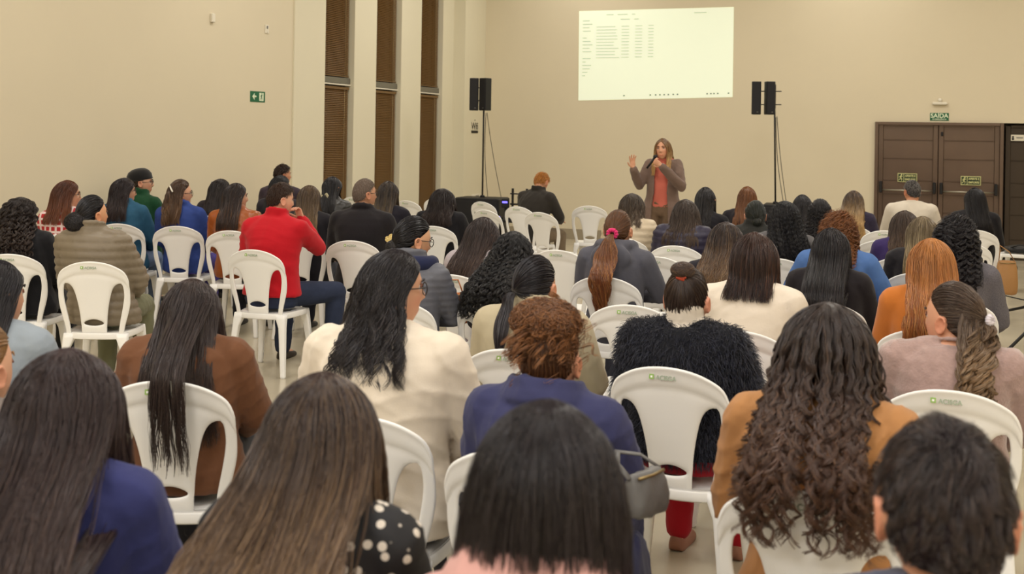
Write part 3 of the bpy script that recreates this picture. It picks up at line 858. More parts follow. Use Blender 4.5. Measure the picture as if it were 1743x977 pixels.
def trousers_mesh(P, voxel, seed, thick=0.012, wide=0.0):
    b = Build(); kb = 1 + (P.bulk - 1) * 0.8
    q = [(x, y, max(z, 0.452) if not P.stand else z, w + 0.006, d + 0.006) for x, y, z, w, d in P.sec if z < P.z(0.62)]
    if not P.stand: q[0] = (q[0][0], q[0][1], 0.4515, q[0][3], q[0][4]); q[1] = (q[1][0], q[1][1], 0.475, q[1][3], q[1][4])
    b.ellipses(q, 24)
    for sd in (-1, 1):
        h, k_, an = P.leg[sd]
        r = np.array([0.084, 0.075, 0.058]) * kb + thick
        if not P.stand: r = np.minimum(r, h[2] - 0.4505); 
        b.limb([h, (h + k_) / 2, k_], r, 14)
        lo = an + (k_ - an) * 0.015
        b.limb([k_, k_ * 0.6 + lo * 0.4, lo], np.array([0.058, 0.056, 0.046]) * kb + np.array([thick, thick + wide * 0.6, thick + wide]), 14)
    me = remesh(b, voxel, 5)
    wrinkle(me, 0.003, seed)
    return me

def shoe_mesh(an, seed, toe=0.2):
    b = Build(); R = []
    for f, w, h, z0 in ((-0.055, 0.018, 0.03, 0.025), (-0.045, 0.034, 0.07, 0.0), (0.0, 0.037, 0.085, 0.0), (0.05, 0.042, 0.062, 0.0), (0.11, 0.047, 0.045, 0.0), (0.16, 0.040, 0.036, 0.002), (0.19, 0.02, 0.022, 0.006)):
        t = np.linspace(0, 2 * np.pi, 16, endpoint=False)
        zz = np.maximum(np.sin(t), -0.35)
        R.append(np.stack([an[0] + w * np.cos(t), np.full(16, an[1] + f), z0 + h * (zz + 0.35) / 1.35], -1))
    b.rings(R)
    return modded(make_mesh('shoe', *b.arrays()), [('SUBSURF', dict(levels=1))])

# ------------------------------------------------------------------ hair: many tapered locks over a scalp cap
def unit(v): return v / np.maximum(np.linalg.norm(v, axis=-1, keepdims=True), 1e-9)
def slerp(a, b, t):
    d = np.clip((a * b).sum(-1, keepdims=True), -0.9999, 0.9999); w = np.arccos(d); s = np.sin(w)
    return (np.sin((1 - t) * w) * a + np.sin(t * w) * b) / s
HL_AZ = np.radians([0, 25, 45, 70, 88, 105, 122, 145, 180]); HL_PO = np.radians([44, 46, 54, 66, 79, 100, 112, 118, 120])
def hair_limit(az): return np.interp(np.abs(az), HL_AZ, HL_PO)
def scalp_dirs(n, r, edge=0.0, thin=None):
    out = np.zeros((0, 3))
    while len(out) < n:
        v = unit(r.normal(size=(n * 3, 3)))
        az = np.arctan2(v[:, 0], v[:, 1]); po = np.arccos(v[:, 2])
        ok = (po < hair_limit(az)) & (po > hair_limit(az) * edge)
        out = np.concatenate([out, v[ok]])
    return out[:n]

class Hair:
    def __init__(s, P, c1, c2, n, rad, seed, streak=None, streak_p=0.15, dark=0.75):
        s.P, s.r = P, np.random.default_rng(seed)
        s.n, s.rad = n, rad
        s.c1, s.c2 = lin(c1) * 1.25, lin(c2) * 1.25; s.streak = None if streak is None else lin(streak); s.sp = streak_p
        s.V, s.Q, s.C, s.nv, s.M = [], [], [], 0, []
    def W(s, p): return (p * s.P.hs) @ s.P.Rh.T + s.P.hp         # head frame to person frame
    def surf(s, u, th): return u * (HA + np.asarray(th)[..., None] * np.array([1, 1, 0.85])) 
    def put_strands(s, X, rad, tip=0.25, ct=None, jit=0.16, k=3, root=0.8, streak=True):
        """X: strands x points x 3"""
        n, m = X.shape[:2]
        T = unit(np.gradient(X, axis=1))
        ref = np.where(np.abs(T[:, 0, 2:3]) > 0.8, np.array([0, 1.0, 0]), np.array([0, 0, 1.0]))
        u = unit(np.cross(T[:, 0], ref)); us = []
        for q in range(m):
            u = unit(u - T[:, q] * (u * T[:, q]).sum(-1, keepdims=True)); us.append(u)
        U = np.stack(us, 1); B = np.cross(T, U)
        t = np.linspace(0, 1, m)
        prof = np.interp(t, [0, 0.15, 0.7, 1.0], [root, 1, 0.9, tip])
        rr = (np.asarray(rad).reshape(-1, 1) * np.ones((n, 1))) * prof[None]
        a = np.linspace(0, 2 * np.pi, k, endpoint=False)
        V = X[:, :, None] + rr[:, :, None, None] * (np.cos(a)[None, None, :, None] * U[:, :, None] + np.sin(a)[None, None, :, None] * B[:, :, None])
        i = np.arange(n)[:, None, None]; j = np.arange(m - 1)[None, :, None]; q = np.arange(k)[None, None]
        b0 = s.nv + (i * m + j) * k
        Q = np.stack([b0 + q, b0 + (q + 1) % k, b0 + k + (q + 1) % k, b0 + k + q], -1).reshape(-1, 4)
        ct = t[None] * np.ones((n, 1)) if ct is None else ct
        w = (ct * ct * (3 - 2 * ct))[..., None]
        C = s.c1 * (1 - w) + s.c2 * w
        if s.streak is not None and streak:
            pick = (s.r.random(n) < s.sp)[:, None, None] * np.clip(ct * 1.6 - 0.1, 0.25, 1)[..., None]
            C = C * (1 - pick) + s.streak * pick
        C = C * np.exp(s.r.normal(0, jit, (n, 1, 1)))
        s.M.append(np.zeros(len(Q), np.int32)); s.V.append(V.reshape(-1, 3)); s.Q.append(Q); s.C.append(np.repeat(C[:, :, None], k, 2).reshape(-1, 3)); s.nv += n * m * k
    def put_solid(s, b, colr=None):
        V, Q, T = b.arrays()
        if len(T): Q = np.concatenate([Q, np.concatenate([T, T[:, 2:3]], 1)])
        s.M.append(np.ones(len(Q), np.int32)); s.V.append(V); s.Q.append(Q + s.nv); s.C.append(np.repeat((s.c1 * 0.7 if colr is None else colr)[None], len(V), 0)); s.nv += len(V)
    def cap(s, th=0.004, dome=0.0):
        m, n = 44, 18
        az = np.linspace(-np.pi, np.pi, m, endpoint=False)
        f = np.linspace(0.02, 1, n)[:, None]
        R = []
        for lift, flip in ((th, 1), (0.0005, -1)):
            po = f * hair_limit(az)[None]
            u = np.stack([np.sin(po) * np.sin(az), np.sin(po) * np.cos(az), np.cos(po)], -1)
            e = lift * np.clip((1 - f) * 6, 0.15 if flip > 0 else 0, 1) if flip > 0 else np.full_like(f, lift)
            R.append(s.W(s.surf(u, e * np.ones((1, m)))))
        b = Build(); b.rings(np.concatenate([R[0], R[1][::-1]]), cap=False)
        V, Q, T = b.arrays(); s.M.append(np.ones(len(Q), np.int32)); s.V.append(V); s.Q.append(Q[:, ::-1] + s.nv); s.C.append(np.repeat((s.c1 * 0.8)[None], len(V), 0)); s.nv += len(V)
    def clump(s, X, key, k, amt, power=1.3):
        """pull each strand towards one of k guide strands, more towards the tips"""
        n, m = X.shape[:2]
        g = s.r.choice(n, min(k, n), replace=False)
        d = ((key[:, None] - key[g][None]) ** 2).sum(-1)
        near = g[d.argmin(1)]
        t = (np.linspace(0, 1, m) ** power * amt)[None, :, None]
        return X * (1 - t) + X[near] * t, near
    def loose(s, L, thick=0.022, amax=112, part=0.0, spread=1.0, pinch=0.10, wave=0.0, wl=0.16, curl=0.0, cl=0.045, lvar=0.18, clumps=60, cam=0.45,
              pad=0.022, over=False, frizz=0.003, m1=9, m2=12, n=None, from_t=0.0, cstart=0.0, curl_head=0.3, out=0.0, cpow=None, pj=0.35, tips=0.25, inward=0.0, front=50, shift=(0, 0), side_only=None):
        r, P = s.r, s.P; n = n or s.n
        for layer, (nn, rad, thk) in enumerate(((max(40, n // 7), s.rad * 3.2, 0.35), (n, s.rad, 1.0))):
            al = r.uniform(-1, 1, nn); al = np.sign(al) * np.abs(al) ** 0.9
            if side_only: al = np.abs(al) * side_only
            a = np.radians(amax) * al
            tau = np.radians(-28 + (front + 28) * np.abs(al) ** 0.8 + r.normal(0, 1, nn) * (8 + 15 * (1 - np.abs(al))))
            tau = np.clip(tau, math.radians(-60), math.radians(front))
            S = unit(np.stack([part + r.normal(0, 0.05, nn), np.sin(tau), np.cos(tau)], -1))
            be = np.radians(np.interp(np.abs(np.degrees(a)), [0, 60, 112, 150], [93, 92, 91, 90]))
            E = np.stack([np.sin(a) * np.sin(be), -np.cos(a) * np.sin(be), np.cos(be)], -1)
            t0 = r.random(nn) ** 2.0 * 0.62
            tt = t0[:, None] + (1 - t0[:, None]) * np.linspace(0, 1, m1)[None]
            u = slerp(S[:, None], E[:, None], tt[..., None])
            th = thick * thk * (0.2 + 0.8 * r.random(nn))
            lc = np.linspace(0, 1, m1)[None]; ramp = (0.12 + 0.88 * np.sin(np.clip(lc * 1.35, 0, 1) * np.pi / 2)) * (0.45 + 0.55 * np.sin(np.clip(tt, 0, 1) * np.pi / 2))
            X1 = s.W(s.surf(u, th[:, None] * ramp + 0.002))
            B = X1[:, -1]; zend = P.hp[2] - L * P.hs * (1 - lvar * r.random(nn) ** 1.5) 
            f = np.linspace(0, 1, m2 + 1)[1:][None, :, None]
            D = B - P.hp
            zz = B[:, None, 2:3] * (1 - f) + np.minimum(zend, B[:, 2] - 0.01)[:, None, None] * f
            zn = P.sec[-1, 2] + 0.03
            g = 1 + (spread - 1) * f - pinch * np.exp(-((zz - zn) / 0.055) ** 2) - inward * f ** 2
            xy = P.hp[:2] + D[:, None, :2] * g + np.array(shift) * f
            X2 = np.concatenate([xy, zz], -1)
            X = np.concatenate([X1, X2], 1)
            X[:, m1:] = P.back(X[:, m1:], pad, (0.002 + th * 0.7)[:, None])
            if over:
                z_ = X[..., 2]; yc = -0.185 - 0.088 * np.clip((z_ - 0.40) / 0.49, 0, 1.1) ** 1.25 - 0.082 + 0.022 * (X[..., 0] / 0.2) ** 2
                hit = (z_ < 1.09) & (np.abs(X[..., 0]) < 0.23) & (X[..., 1] < P.hp[1] + 0.03)
                w_ = np.clip((1.09 - z_) / 0.16, 0, 1); w_ = w_ * w_ * (3 - 2 * w_)
                X[..., 1] = np.where(hit, np.minimum(X[..., 1], X[..., 1] * (1 - w_) + w_ * (yc - th[:, None] * 0.8)), X[..., 1])
            for _ in range(6): X[:, 1:-1] = 0.25 * X[:, :-2] + 0.5 * X[:, 1:-1] + 0.25 * X[:, 2:]
            key = np.stack([a, t0 * 0.5, th * 10], -1)
            if from_t:
                pass
            if curl > 0: X = s.dense(X, 3)
            X, near = s.clump(X, key, clumps, cam, cpow or 1.3)
            seg = np.linalg.norm(np.diff(X, axis=1), axis=2); ln = np.concatenate([np.zeros((nn, 1)), np.cumsum(seg, 1)], 1)
            ph = r.uniform(0, 6.28, nn); phc = ph[near] + r.normal(0, pj, nn)
            ct = ln / ln[:, -1:]
            off = np.zeros_like(X)
            if wave: 
                A = wave * np.clip(ct * 1.5 - 0.25, 0.02, 1)
                off[..., 0] += A * np.sin(ln / wl * 6.28 + phc[:, None]); off[..., 1] += 0.6 * A * np.cos(ln / wl * 6.28 + phc[:, None] * 1.3) - 0.3 * A
            if curl:
                A = curl * (0.65 + 0.6 * r.random(nn))[near][:, None] * np.clip((ct - cstart) * 2.2, curl_head, 1); sg = np.where(r.random(nn) < 0.5, -1, 1)[near]
                lz = ln - ln[:, (m1 - 1) * 3][:, None]; q_ = lz / (cl * (0.72 + 0.56 * r.random(nn))[near][:, None]) * 6.28 + phc[:, None]
                off[..., 0] += A * np.sin(q_ * sg[:, None]); off[..., 1] += A * np.cos(q_) - 0.6 * A; off[..., 2] += 0.35 * A * np.sin(q_ + 1)
            off += (frizz * np.sin(ln / 0.07 * 2 + r.uniform(0, 6, (nn, 1))))[..., None] * r.normal(size=(nn, 1, 3)) * np.clip(ct, 0.1, 1)[..., None]
            X = X + off
            if over: X = s.clear_chair(X)
            if out: X[..., 1] -= out * np.clip(ct - 0.7, 0, 1) ** 2 * 6
            cz = np.clip((P.hp[2] + 0.118 - X[..., 2]) / max(0.12, (P.hp[2] + 0.118 - zend.min())), 0, 1)
            s.put_strands(X, rad * (0.8 + 0.4 * r.random(nn)), tips, cz, 0.10 if layer == 0 else 0.17, k=4 if layer == 0 else 3)
    def clear_chair(s, X):
        z_ = X[..., 2]; yc = -0.185 - 0.088 * np.clip((z_ - 0.40) / 0.49, 0, 1.1) ** 1.25 + 0.022 * np.minimum(X[..., 0] / 0.2, 1.2) ** 2 - 0.080
        w_ = np.clip((0.935 - z_) / 0.03, 0, 1); hit = (np.abs(X[..., 0]) < 0.275) & (z_ > 0.40)
        X[..., 1] = np.where(hit, np.minimum(X[..., 1], X[..., 1] * (1 - w_) + w_ * yc), X[..., 1])
        return X
    def dense(s, X, f):
        n, m = X.shape[:2]; t = np.linspace(0, m - 1, (m - 1) * f + 1); i = np.minimum(t.astype(int), m - 2); w = (t - i)[None, :, None]
        return X[:, i] * (1 - w) + X[:, i + 1] * w
    def pulled(s, tie, th=0.010, edge=0.0, n=None, sub=None, wave=0.0, puff=0.0, region=None):
        """hair drawn over the skull to a tie; tie is a direction from the head centre"""
        r = s.r; n = n or s.n; tie = unit(np.asarray(tie, float))
        for nn, rad, k_ in ((max(60, n // 5), s.rad * 3.0, 0.5), (n, s.rad, 1.0)):
            S = scalp_dirs(nn, r, edge)
            if region is not None:
                S = S[region(S)]; nn = len(S)
            t = np.linspace(0, 1, 12)[None, :, None]
            u = slerp(S[:, None], np.repeat(tie[None, None], nn, 0), t)
            h = th * k_ * (0.25 + 0.75 * r.random(nn))[:, None] * np.interp(t[0, :, 0], [0, 0.25, 0.8, 1], [0.25, 0.9, 1.0, 0.9])[None] + 0.0025 + puff * np.sin(t[0, :, 0] * np.pi)[None]
            X = s.W(s.surf(u, h))
            if wave: X = X + (wave * np.sin(t * 14 + r.uniform(0, 6, (nn, 1, 1)))) * r.normal(size=(nn, 1, 3)) * np.sin(t * np.pi)
            s.put_strands(X, rad, 0.7, np.repeat(t[:, :, 0] * 0.3, nn, 0), 0.15)
    def tail(s, tie, L, r0=0.022, r1=0.035, out=0.05, wave=0.0, wl=0.15, curl=0.0, cl=0.04, pad=0.02, n=None, lvar=0.25, clumps=30, cam=0.5, side=0.0, over=False, up=0.0, th=0.012, cpow=1.3):
        r, P = s.r, s.P; n = n or s.n; tie = unit(np.asarray(tie, float))
        p0 = s.W(s.surf(tie[None], np.array([th]))[0]); d = P.Rh @ tie
        m = 20
        f = np.linspace(0, 1, m)
        Lr = L * (1 - lvar * r.random(n) ** 1.4)
        a = r.uniform(0, 6.28, n); q = np.sqrt(r.random(n))
        rr = np.interp(f, [0, 0.08, 0.35, 0.75, 1], [r0 * 0.55, r0, r1, r1 * 0.9, r1 * 0.45])
        fall = 1 - np.exp(-f * 7)
        X = np.zeros((n, m, 3))
        X[..., 0] = p0[0] + d[0] * out * fall + q[:, None] * np.cos(a)[:, None] * rr * 1.25 + side * f
        X[..., 1] = p0[1] + d[1] * out * fall + q[:, None] * np.sin(a)[:, None] * rr * 0.75
        X[..., 2] = p0[2] + up * np.sin(np.minimum(f * 9, np.pi))- Lr[:, None] * np.clip(f - 0.03, 0, 1) ** 1.1
        X = P.back(X, pad, (0.004 + 0.02 * q)[:, None])
        if over:
            z_ = X[..., 2]; yc = -0.185 - 0.088 * np.clip((z_ - 0.40) / 0.49, 0, 1.1) ** 1.25 - 0.080
            w_ = np.clip((0.955 - z_) / 0.05, 0, 1)
            X[..., 1] = np.minimum(X[..., 1], X[..., 1] * (1 - w_) + w_ * (yc - 0.03 * q[:, None]))
        for _ in range(2): X[:, 1:-1] = 0.25 * X[:, :-2] + 0.5 * X[:, 1:-1] + 0.25 * X[:, 2:]
        if curl: X = s.dense(X, 3)
        key = np.stack([q * np.cos(a), q * np.sin(a)], -1)
        X, near = s.clump(X, key, clumps, cam, cpow)
        seg = np.linalg.norm(np.diff(X, axis=1), axis=2); ln = np.concatenate([np.zeros((n, 1)), np.cumsum(seg, 1)], 1); ct = ln / ln[:, -1:]
        ph = r.uniform(0, 6.28, n)[near] + r.normal(0, 0.3, n)
        off = np.zeros_like(X)
        if wave:
            A = wave * np.clip(ct * 2, 0, 1); off[..., 0] += A * np.sin(ln / wl * 6.28 + ph[:, None]); off[..., 1] -= 0.5 * A * (1 + np.cos(ln / wl * 6.28 + ph[:, None]))
        if curl:
            A = curl * np.clip(ct * 4, 0, 1); curl = curl * (0.65 + 0.6 * r.random(n))[near][:, None]; A = A * 0 + curl * np.clip(ct * 4, 0, 1); clv = (cl * (0.7 + 0.6 * r.random(n)))[near][:, None]; lz = p0[2] - X[..., 2]; off[..., 0] += A * np.sin(lz / clv * 6.28 + ph[:, None]); off[..., 1] += A * (np.cos(lz / clv * 6.28 + ph[:, None]) - 0.7)
        X = X + off
        if over: X = s.clear_chair(X)
        s.put_strands(X, s.rad * (0.8 + 0.5 * r.random(n)), 0.3, 0.3 + 0.7 * ct, 0.18)
    def bun(s, tie, rad, sq=(1, 1, 1), off=0.6, n=None, messy=0.0, curl=0.0):
        r = s.r; n = n or max(60, s.n // 4); tie = unit(np.asarray(tie, float))
        d = s.P.Rh @ tie; c = s.W(s.surf(tie[None], np.array([0.0]))[0]) + d * rad * off
        b = Build(); b.ball(c, rad * 0.86 * np.array(sq), 16, 12); s.put_solid(b)
        m = 22
        for lay in (0, 1):
            ax_ = unit(d + r.normal(0, 0.55 + messy, (n, 3)))
            u = unit(np.cross(ax_, r.normal(size=(n, 3)))); v = np.cross(ax_, u)
            t = np.linspace(0, 1, m)[None] * (3.6 + 2.0 * r.random((n, 1))) + r.uniform(0, 6.28, (n, 1))
            o = r.uniform(-0.75, 0.75, n)
            k_ = np.sqrt(1 - o ** 2)
            X = o[:, None, None] * ax_[:, None] + k_[:, None, None] * (np.cos(t)[..., None] * u[:, None] + np.sin(t)[..., None] * v[:, None])
            rr = rad * (0.9 + 0.13 * r.random((n, 1))) * (1 + messy * 0.35 * np.sin(t * 2.3 + r.uniform(0, 6, (n, 1))))
            X = c + X * rr[..., None] * np.array(sq)
            if curl:
                X = s.dense(X, 3); q = np.linspace(0, 1, X.shape[1])[None] * 6.28 * 5 + r.uniform(0, 6.28, (n, 1))
                X = X + curl * np.stack([np.sin(q), np.cos(q), np.sin(q + 2)], -1)
            s.put_strands(X, s.rad * 1.2, 0.5, None, 0.2)
        return c
    def short(s, top=0.035, side=0.012, n=None, th=0.006, fade=0.0, tousle=0.4, bald=0.0, clumps=0):
        r = s.r; n = n or s.n
        S = scalp_dirs(n, r)
        if bald: 
            po = np.arccos(S[:, 2]); keep = ~((po < 0.75) & (S[:, 1] < 0.75) & (r.random(n) < bald)); S = S[keep]; n = len(S)
        po = np.arccos(np.clip(S[:, 2], -1, 1))
        swirl = unit(np.array([0.1, -0.45, 0.9])[None])
        tang = unit(S - swirl * (S * swirl).sum(-1, keepdims=True) + r.normal(0, tousle * 0.5, (n, 3)))
        tang = unit(tang - S * (S * tang).sum(-1, keepdims=True))
        tang = np.where((S[:, 2:3] < 0.35), unit(tang * 0.4 + np.array([0, -0.1, -1.0]) - S * (S @ np.array([0, -0.1, -1.0]))[:, None]), tang)
        ln = np.interp(po, [0.3, 1.0, 1.45, 2.1], [top, top * 0.9, side, side * 0.55]) * (0.7 + 0.6 * r.random(n))
        f = np.linspace(0, 1, 7)[None, :, None]
        ang = ln[:, None, None] / 0.1
        u = unit(S[:, None] * np.cos(ang * f) + tang[:, None] * np.sin(ang * f))
        lift = np.interp(po, [0.4, 1.3, 2.0], [1.0, 0.6, 0.25])
        bend = r.normal(0, 1, (n, 1, 3)) * 0.012 * tousle * f ** 1.5
        X = s.W(s.surf(u, (0.001 + (th + ln * 0.16 * r.random(n))[:, None] * lift[:, None] * np.sin(f[..., 0] * 2.0))) + bend)
        if clumps:
            X, _ = s.clump(X, S * 1.0, clumps, 0.75, 1.0)
        s.put_strands(X, s.rad, 0.35, None, 0.2)
    def afro(s, R, n=None, curl=0.008, cl=0.025, low=-0.05):
        """short curls standing off the skull"""
        r = s.r; n = n or s.n
        S = scalp_dirs(n, r)
        f = np.linspace(0, 1, 22)[None, :, None]
        ln = R * (0.6 + 0.5 * r.random(n))
        q = f[..., 0] * ln[:, None] / cl * 6.28 * 1.6 + r.uniform(0, 6.28, (n, 1))
        u = unit(S[:, None] + np.array([0, -0.15, -0.5]) * f * 0.8)
        X = s.surf(u, (ln[:, None] * f[..., 0] * 0.8))
        X = X + curl * np.clip(f * 3, 0, 1) * np.stack([np.sin(q), np.cos(q), np.sin(q * 0.9 + 1)], -1)
        s.put_strands(s.W(X), s.rad, 0.4, None, 0.22)
    def afro_patch(s, tie, R, n=420):
        """loose curls standing up around a tie"""
        r = s.r; tie = unit(np.asarray(tie, float))
        S = unit(tie + r.normal(0, 0.36, (n, 3))); f = np.linspace(0, 1, 20)[None, :, None]
        ln = R * (0.5 + 0.7 * r.random(n)); q = f[..., 0] * 9 + r.uniform(0, 6.28, (n, 1))
        X = s.surf(unit(S[:, None] + r.normal(0, 0.22, (n, 1, 3)) * f), 0.008 + ln[:, None] * f[..., 0])
        X, near = s.clump(X, S, 60, 0.88, 0.5); q = q - q[:, :1] + (r.uniform(0, 6.28, n)[near] + r.normal(0, 0.4, n))[:, None]
        X = X + 0.009 * np.clip(f * 3, 0, 1) * np.stack([np.sin(q), np.cos(q), np.sin(q * 0.9 + 1)], -1)
        s.put_strands(s.W(X), s.rad * 0.9, 0.4, None, 0.25)
    def mesh(s):
        me = make_mesh('hair', np.concatenate(s.V), np.concatenate(s.Q), None, np.concatenate(s.C))
        me.materials.append(M_HAIR); me.materials.append(M_ROOT)
        me.polygons.foreach_set('material_index', np.concatenate(s.M)); return me

# ------------------------------------------------------------------ one seated person with chair
SPEAKER = spot(1130, 262, 12.6)
def cloth(name, rgb, kind):
    if kind == 'denim': return mat('denim_' + name, rgb, 0.8, spec=0.2, vary=0.12, vscale=14, bump=('noise', 160, 0.12, 0.004))
    if kind in ('knit', 'sweater'): return mat('knit_' + name, rgb, 0.9, spec=0.15, vary=0.06, vscale=10, bump=('noise', 220, 0.18, 0.003), sheen=0.2)
    if kind == 'fuzzy': return mat('fuzzy_' + name, rgb, 0.95, spec=0.1, vary=0.10, vscale=40, bump=('noise', 110, 0.5, 0.006), sheen=0.6)
    if kind == 'leather': return mat('leather_' + name, rgb, 0.35, spec=0.5, vary=0.1, vscale=8, bump=('noise', 22, 0.35, 0.01))
    if kind in ('puffer', 'quilt'): return mat('nylon_' + name, rgb, 0.48, spec=0.4, vary=0.04, vscale=6, bump=('noise', 45, 0.2, 0.006))
    if kind == 'floral': return mat('floral_' + name, rgb, 0.7, pattern=('floral', (214, 204, 190), 38))
    if kind == 'plaid': return mat('plaid_' + name, rgb, 0.8, pattern=('plaid', (222, 200, 196), 6.5))
    if kind == 'tweed': return mat('tweed_' + name, rgb, 0.9, pattern=('noise', (122, 118, 122), 190))
    return mat('cloth_' + name, rgb, 0.82, spec=0.2, vary=0.05, vscale=7, bump=('noise', 60, 0.15, 0.006), sheen=0.1)

TR = {}
def glasses(P, parent, rgb=(30, 24, 24)):
    b = Build(); t = np.linspace(0, 2 * np.pi, 18, endpoint=False)
    for s_ in (-1, 1):
        R = np.stack([s_ * 0.033 + 0.025 * np.cos(t), 0.094 - 0.10 * (np.abs(s_ * 0.033 + 0.025 * np.cos(t))) ** 1.6 * 3, 0.002 + 0.020 * np.sin(t)], -1)
        b.tube(R * P.hs @ P.Rh.T + P.hp, 0.0021, 6, closed=True)
        L = np.array([[s_ * 0.058, 0.084, 0.008], [s_ * 0.075, 0.066, 0.009], [s_ * 0.083, 0.0, 0.006], [s_ * 0.084, -0.014, -0.006]])
        b.tube(L * P.hs @ P.Rh.T + P.hp, 0.0021, 6)
    b.tube(np.array([[-0.009, 0.0935, 0.004], [0, 0.098, 0.007], [0.009, 0.0935, 0.004]]) * P.hs @ P.Rh.T + P.hp, 0.0021, 6)
    b.link('glasses', mat('glasses_frame', rgb, 0.3), parent, label='dark framed glasses')

def face_parts(P, parent, brow=(52, 36, 28)):
    for s_ in (-1, 1):
        b = Build(); b.ball(np.array([s_ * 0.031, 0.0715, 0.006]) * P.hs @ P.Rh.T + P.hp, 0.0105 * P.hs, 12, 10); e = b.link('eye', M_EYE, parent)
        b = Build(); b.ball(np.array([s_ * 0.031, 0.0772, 0.0055]) * P.hs @ P.Rh.T + P.hp, 0.0058 * P.hs, 10, 8); b.link('iris', M_IRIS, e)
        b = Build()
        b.tube(np.array([[s_ * 0.014, 0.0925, 0.025], [s_ * 0.030, 0.0895, 0.031], [s_ * 0.048, 0.0760, 0.026]]) * P.hs @ P.Rh.T + P.hp, np.array([0.003, 0.0035, 0.0015]), 6)
        b.link('eyebrow', mat('brow_%d_%d_%d' % brow, brow, 0.8), parent)
        b = Build()
        b.tube(np.array([[s_ * 0.018, 0.0800, 0.010], [s_ * 0.031, 0.0815, 0.0145], [s_ * 0.045, 0.0750, 0.009]]) * P.hs @ P.Rh.T + P.hp, np.array([0.0034, 0.0052, 0.003]), 6)
        b.link('eyelid', M_LID, parent)
M_LID = mat('eyelid', (120, 78, 62), 0.6)

def head_at(P, u, th=0.02):
    u = unit(np.asarray(u, float)); return (u * (HA + th)) * P.hs @ P.Rh.T + P.hp, P.Rh @ u

def clip_bar(P, parent, u, tdir, ln, rgb, label, r=0.005, th=0.03, name='hair_clip'):
    c, nrm = head_at(P, u, th); t = unit(P.Rh @ np.asarray(tdir, float)); t = unit(t - nrm * (t @ nrm))
    b = Build(); b.limb([c - t * ln / 2, c - nrm * 0.002 + nrm * 0.004, c + t * ln / 2], [r, r * 1.1, r], 8)
    return b.link(name, mat('clip_%d_%d_%d' % rgb, rgb, 0.3, spec=0.6), parent, label=label)

def clip_flowers(P, parent, u, rgb, label, th=0.03, w=0.05):
    c, nrm = head_at(P, u, th); b = Build(); r = random.Random(5)
    for q in range(7):
        o = np.array([r.uniform(-w, w) * 0.6, 0, r.uniform(-w, w) * 0.35])
        ctr = c + P.Rh @ o + nrm * 0.008
        for k in range(5):
            a = k * 1.2566; b.ball(ctr + P.Rh @ np.array([math.cos(a) * 0.009, 0, math.sin(a) * 0.009]), (0.0065, 0.004, 0.0065), 8, 6)
    b.link('hair_clip', mat('clip_%d_%d_%d' % rgb, rgb, 0.35, spec=0.6), parent, label=label)

def scrunchie(P, parent, tie, rgb, label, R=0.024, r=0.012, th=0.014, out=0.008, name='scrunchie'):
    c, nrm = head_at(P, tie, th); c = c + nrm * out
    a = unit(np.cross(nrm, [0, 0, 1.0]) if abs(nrm[2]) < 0.95 else np.cross(nrm, [1.0, 0, 0])); b_ = np.cross(nrm, a)
    t = np.linspace(0, 2 * np.pi, 40, endpoint=False)
    w = R + 0.002 * np.sin(t * 9)
    b = Build(); b.tube(c + w[:, None] * (np.cos(t)[:, None] * a + np.sin(t)[:, None] * b_), r * (1 + 0.22 * np.sin(t * 11)), 10, closed=True)
    b.link(name, mat('band_%d_%d_%d' % rgb, rgb, 0.7, sheen=0.3), parent, label=label)

